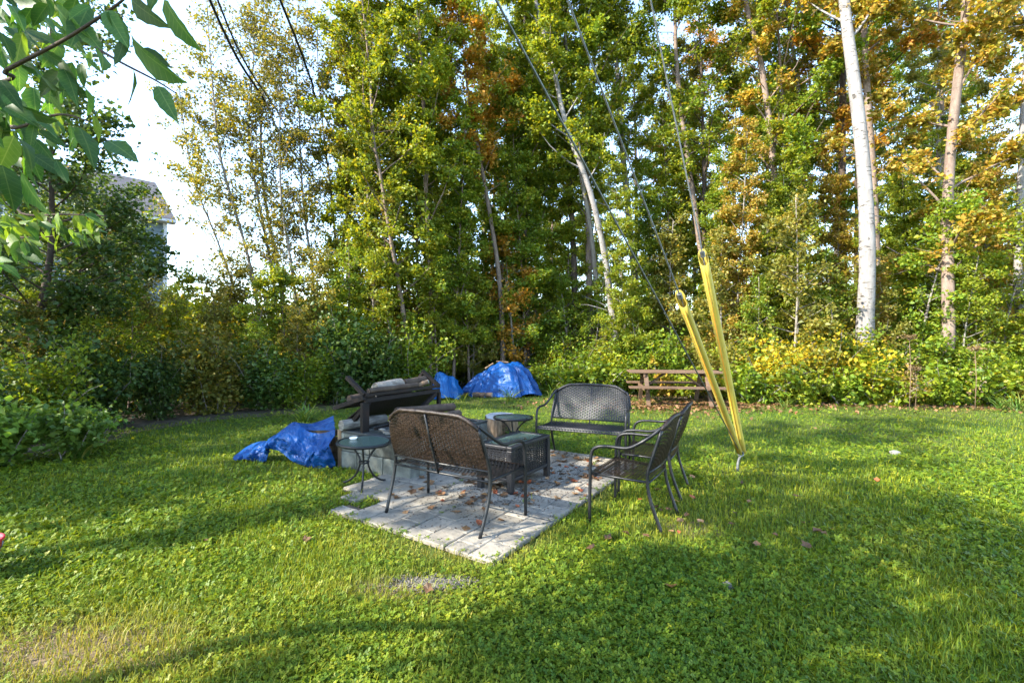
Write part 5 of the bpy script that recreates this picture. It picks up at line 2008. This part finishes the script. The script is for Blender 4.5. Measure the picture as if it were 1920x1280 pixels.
def fnoise(x, y, s, seed):
    r_ = np.random.default_rng(seed)
    out_ = np.zeros_like(x)
    for k in range(7):
        a = r_.uniform(0, 2 * PI)
        f_ = s * r_.uniform(.5, 2.0)
        out_ += np.sin((x * math.cos(a) + y * math.sin(a)) * f_ + r_.uniform(0, 6.28))
    return out_ / 7


# dry, thin turf: along the front edge of the pavers, lower left corner, worn spots
pd = np.where((U < 0) & (Vv > 0) & (Vv < 1.8), -U, np.where((Vv < 0) & (U > 0), -Vv * 1.6, 9))
dry = .85 * np.exp(-(pd / .22) ** 2) * (.5 + .5 * np.sin(U * 5 + Vv * 4))
dry += 1.0 * np.exp(-(((X + 2.15) / .75) ** 2 + ((Y - 2.15) / .30) ** 2))
dry += .6 * np.exp(-(((X + .62) / .4) ** 2 + ((Y - 2.72) / .15) ** 2))
dry += .30 * np.exp(-(((X - 1.35) / .5) ** 2 + ((Y - 3.6) / .45) ** 2))
dry += .45 * np.exp(-((e - .3) / .6) ** 2) * (X > 2)
dry += .20 * np.clip(fnoise(X, Y, 2.5, 3), 0, 1)
dry = np.clip(dry, 0, 1)
thin = rng.random(len(X)) < .80 * dry ** 1.3
X, Y, dry = X[~thin], Y[~thin], dry[~thin]
n = len(X)
dist = np.hypot(X, Y)
scale = np.clip(dist / 3.6, .92, 1.45)
patchv = fnoise(X, Y, 1.6, 8) + .6 * fnoise(X, Y, 5, 18)
clover = rng.random(n) < np.clip(.38 + .75 * patchv - .5 * dry, .04, .85)
tone = .16 * fnoise(X, Y, 2.2, 28) + .12 * fnoise(X, Y, 7, 38)
# blades: ribbons of a quad and a tip triangle -> stored as three triangles
bi = np.where(~clover)[0]
nb = len(bi)
a = rng.uniform(0, 2 * PI, nb)
h = rng.gamma(5, .0066, nb).clip(.016, .08) * (.85 + .3 * scale[bi])
w = rng.uniform(.0016, .0032, nb) * scale[bi]
dx, dy = np.cos(a), np.sin(a)
p0 = np.stack([X[bi], Y[bi], np.full(nb, .002)], 1)
lean = rng.uniform(.15, .9, nb)
mid_ = p0 + np.stack([dx * h * lean * .35, dy * h * lean * .35, h * .6], 1)
tip = p0 + np.stack([dx * h * lean, dy * h * lean, h * (1.05 - .35 * lean)], 1)
sd = np.stack([-dy * w, dx * w, np.zeros(nb)], 1)
Vb = np.stack([p0 - sd, p0 + sd, mid_ - sd * .8, mid_ + sd * .8, tip], 1).reshape(-1, 3)
ib = np.arange(nb)[:, None] * 5
Fb = np.concatenate([ib + [[0, 1, 3]], ib + [[0, 3, 2]], ib + [[2, 3, 4]]], 1).reshape(-1, 3)
rb = np.repeat(np.clip(rng.beta(2, 2.4, nb) * .95 + tone[bi] + .05 * dry[bi], 0, 1), 3)
db = np.repeat(np.clip(dry[bi] * rng.uniform(.3, 1.2, nb), 0, .9), 3)
# clover: three leaflets
ci = np.where(clover)[0]
nc = len(ci)
cz = rng.uniform(.018, .05, nc)
a0 = rng.uniform(0, 2 * PI, nc)
sz = rng.gamma(7, .00145, nc).clip(.0045, .018) * scale[ci]
tl_ = rng.normal(0, .45, (nc, 2))
Vc, Fl = [], []
for k in range(3):
    a = a0 + k * 2 * PI / 3 + rng.normal(0, .15, nc)
    d = np.stack([np.cos(a), np.sin(a)], 1)
    s = np.stack([-d[:, 1], d[:, 0]], 1)
    c = np.stack([X[ci], Y[ci]], 1)

    def lift(xy):
        return np.concatenate([xy, (cz + np.sum((xy - c) * tl_, 1))[:, None]], 1)
    b_ = lift(c)
    l_ = lift(c + d * sz[:, None] * .62 + s * sz[:, None] * .52)
    t_ = lift(c + d * sz[:, None] * 1.15)
    r_ = lift(c + d * sz[:, None] * .62 - s * sz[:, None] * .52)
    l_[:, 2] += sz * .15
    r_[:, 2] += sz * .15
    Vc.append(np.stack([b_, l_, t_, r_], 1))
Vc = np.concatenate(Vc, 1).reshape(-1, 3)
ic = np.arange(nc)[:, None] * 12
Fcl = np.concatenate([ic + [[0, 2, 1]], ic + [[0, 3, 2]], ic + [[4, 6, 5]], ic + [[4, 7, 6]], ic + [[8, 10, 9]], ic + [[8, 11, 10]]], 1).reshape(-1, 3)
rc = np.repeat(np.clip(rng.beta(1.5, 2.6, nc) * .85 + tone[ci], 0, 1), 6)
dc = np.repeat(np.clip(dry[ci] * .5 * rng.uniform(.2, 1.0, nc), 0, .8), 6)
me = fast_mesh('grass', np.concatenate([Vb, Vc]), np.concatenate([Fb, Fcl + len(Vb)]), {'rnd': np.concatenate([rb, rc]), 'dry': np.concatenate([db, dc])})
o = mesh_obj('grass', me, 'grass_blades')
tag(o, 'short lawn of green grass mixed with clover', 'grass', kind='stuff')
print('grass tris', len(me.polygons))


# ------------------------------------------------------------------ tell alike things apart by their order from left to right
ORD = ['leftmost', 'second from left', 'third from left', 'fourth from left', 'fifth from left', 'sixth from left', 'seventh from left', 'eighth from left',
       'ninth from left', 'tenth from left', 'eleventh from left', 'twelfth from left']
by_label = {}
for o in COL.objects:
    if o.parent is None and 'label' in o and not o['label'].startswith(('dry brown fallen', 'brown fallen', 'green poplar beside')):
        by_label.setdefault(o['label'], []).append(o)
for lab, obs in by_label.items():
    if 1 < len(obs) <= 12:
        obs.sort(key=lambda o: math.atan2(o.location.x, o.location.y))
        for k, o in enumerate(obs):
            o['label'] = lab + ', ' + ('rightmost' if k == len(obs) - 1 else ORD[k])
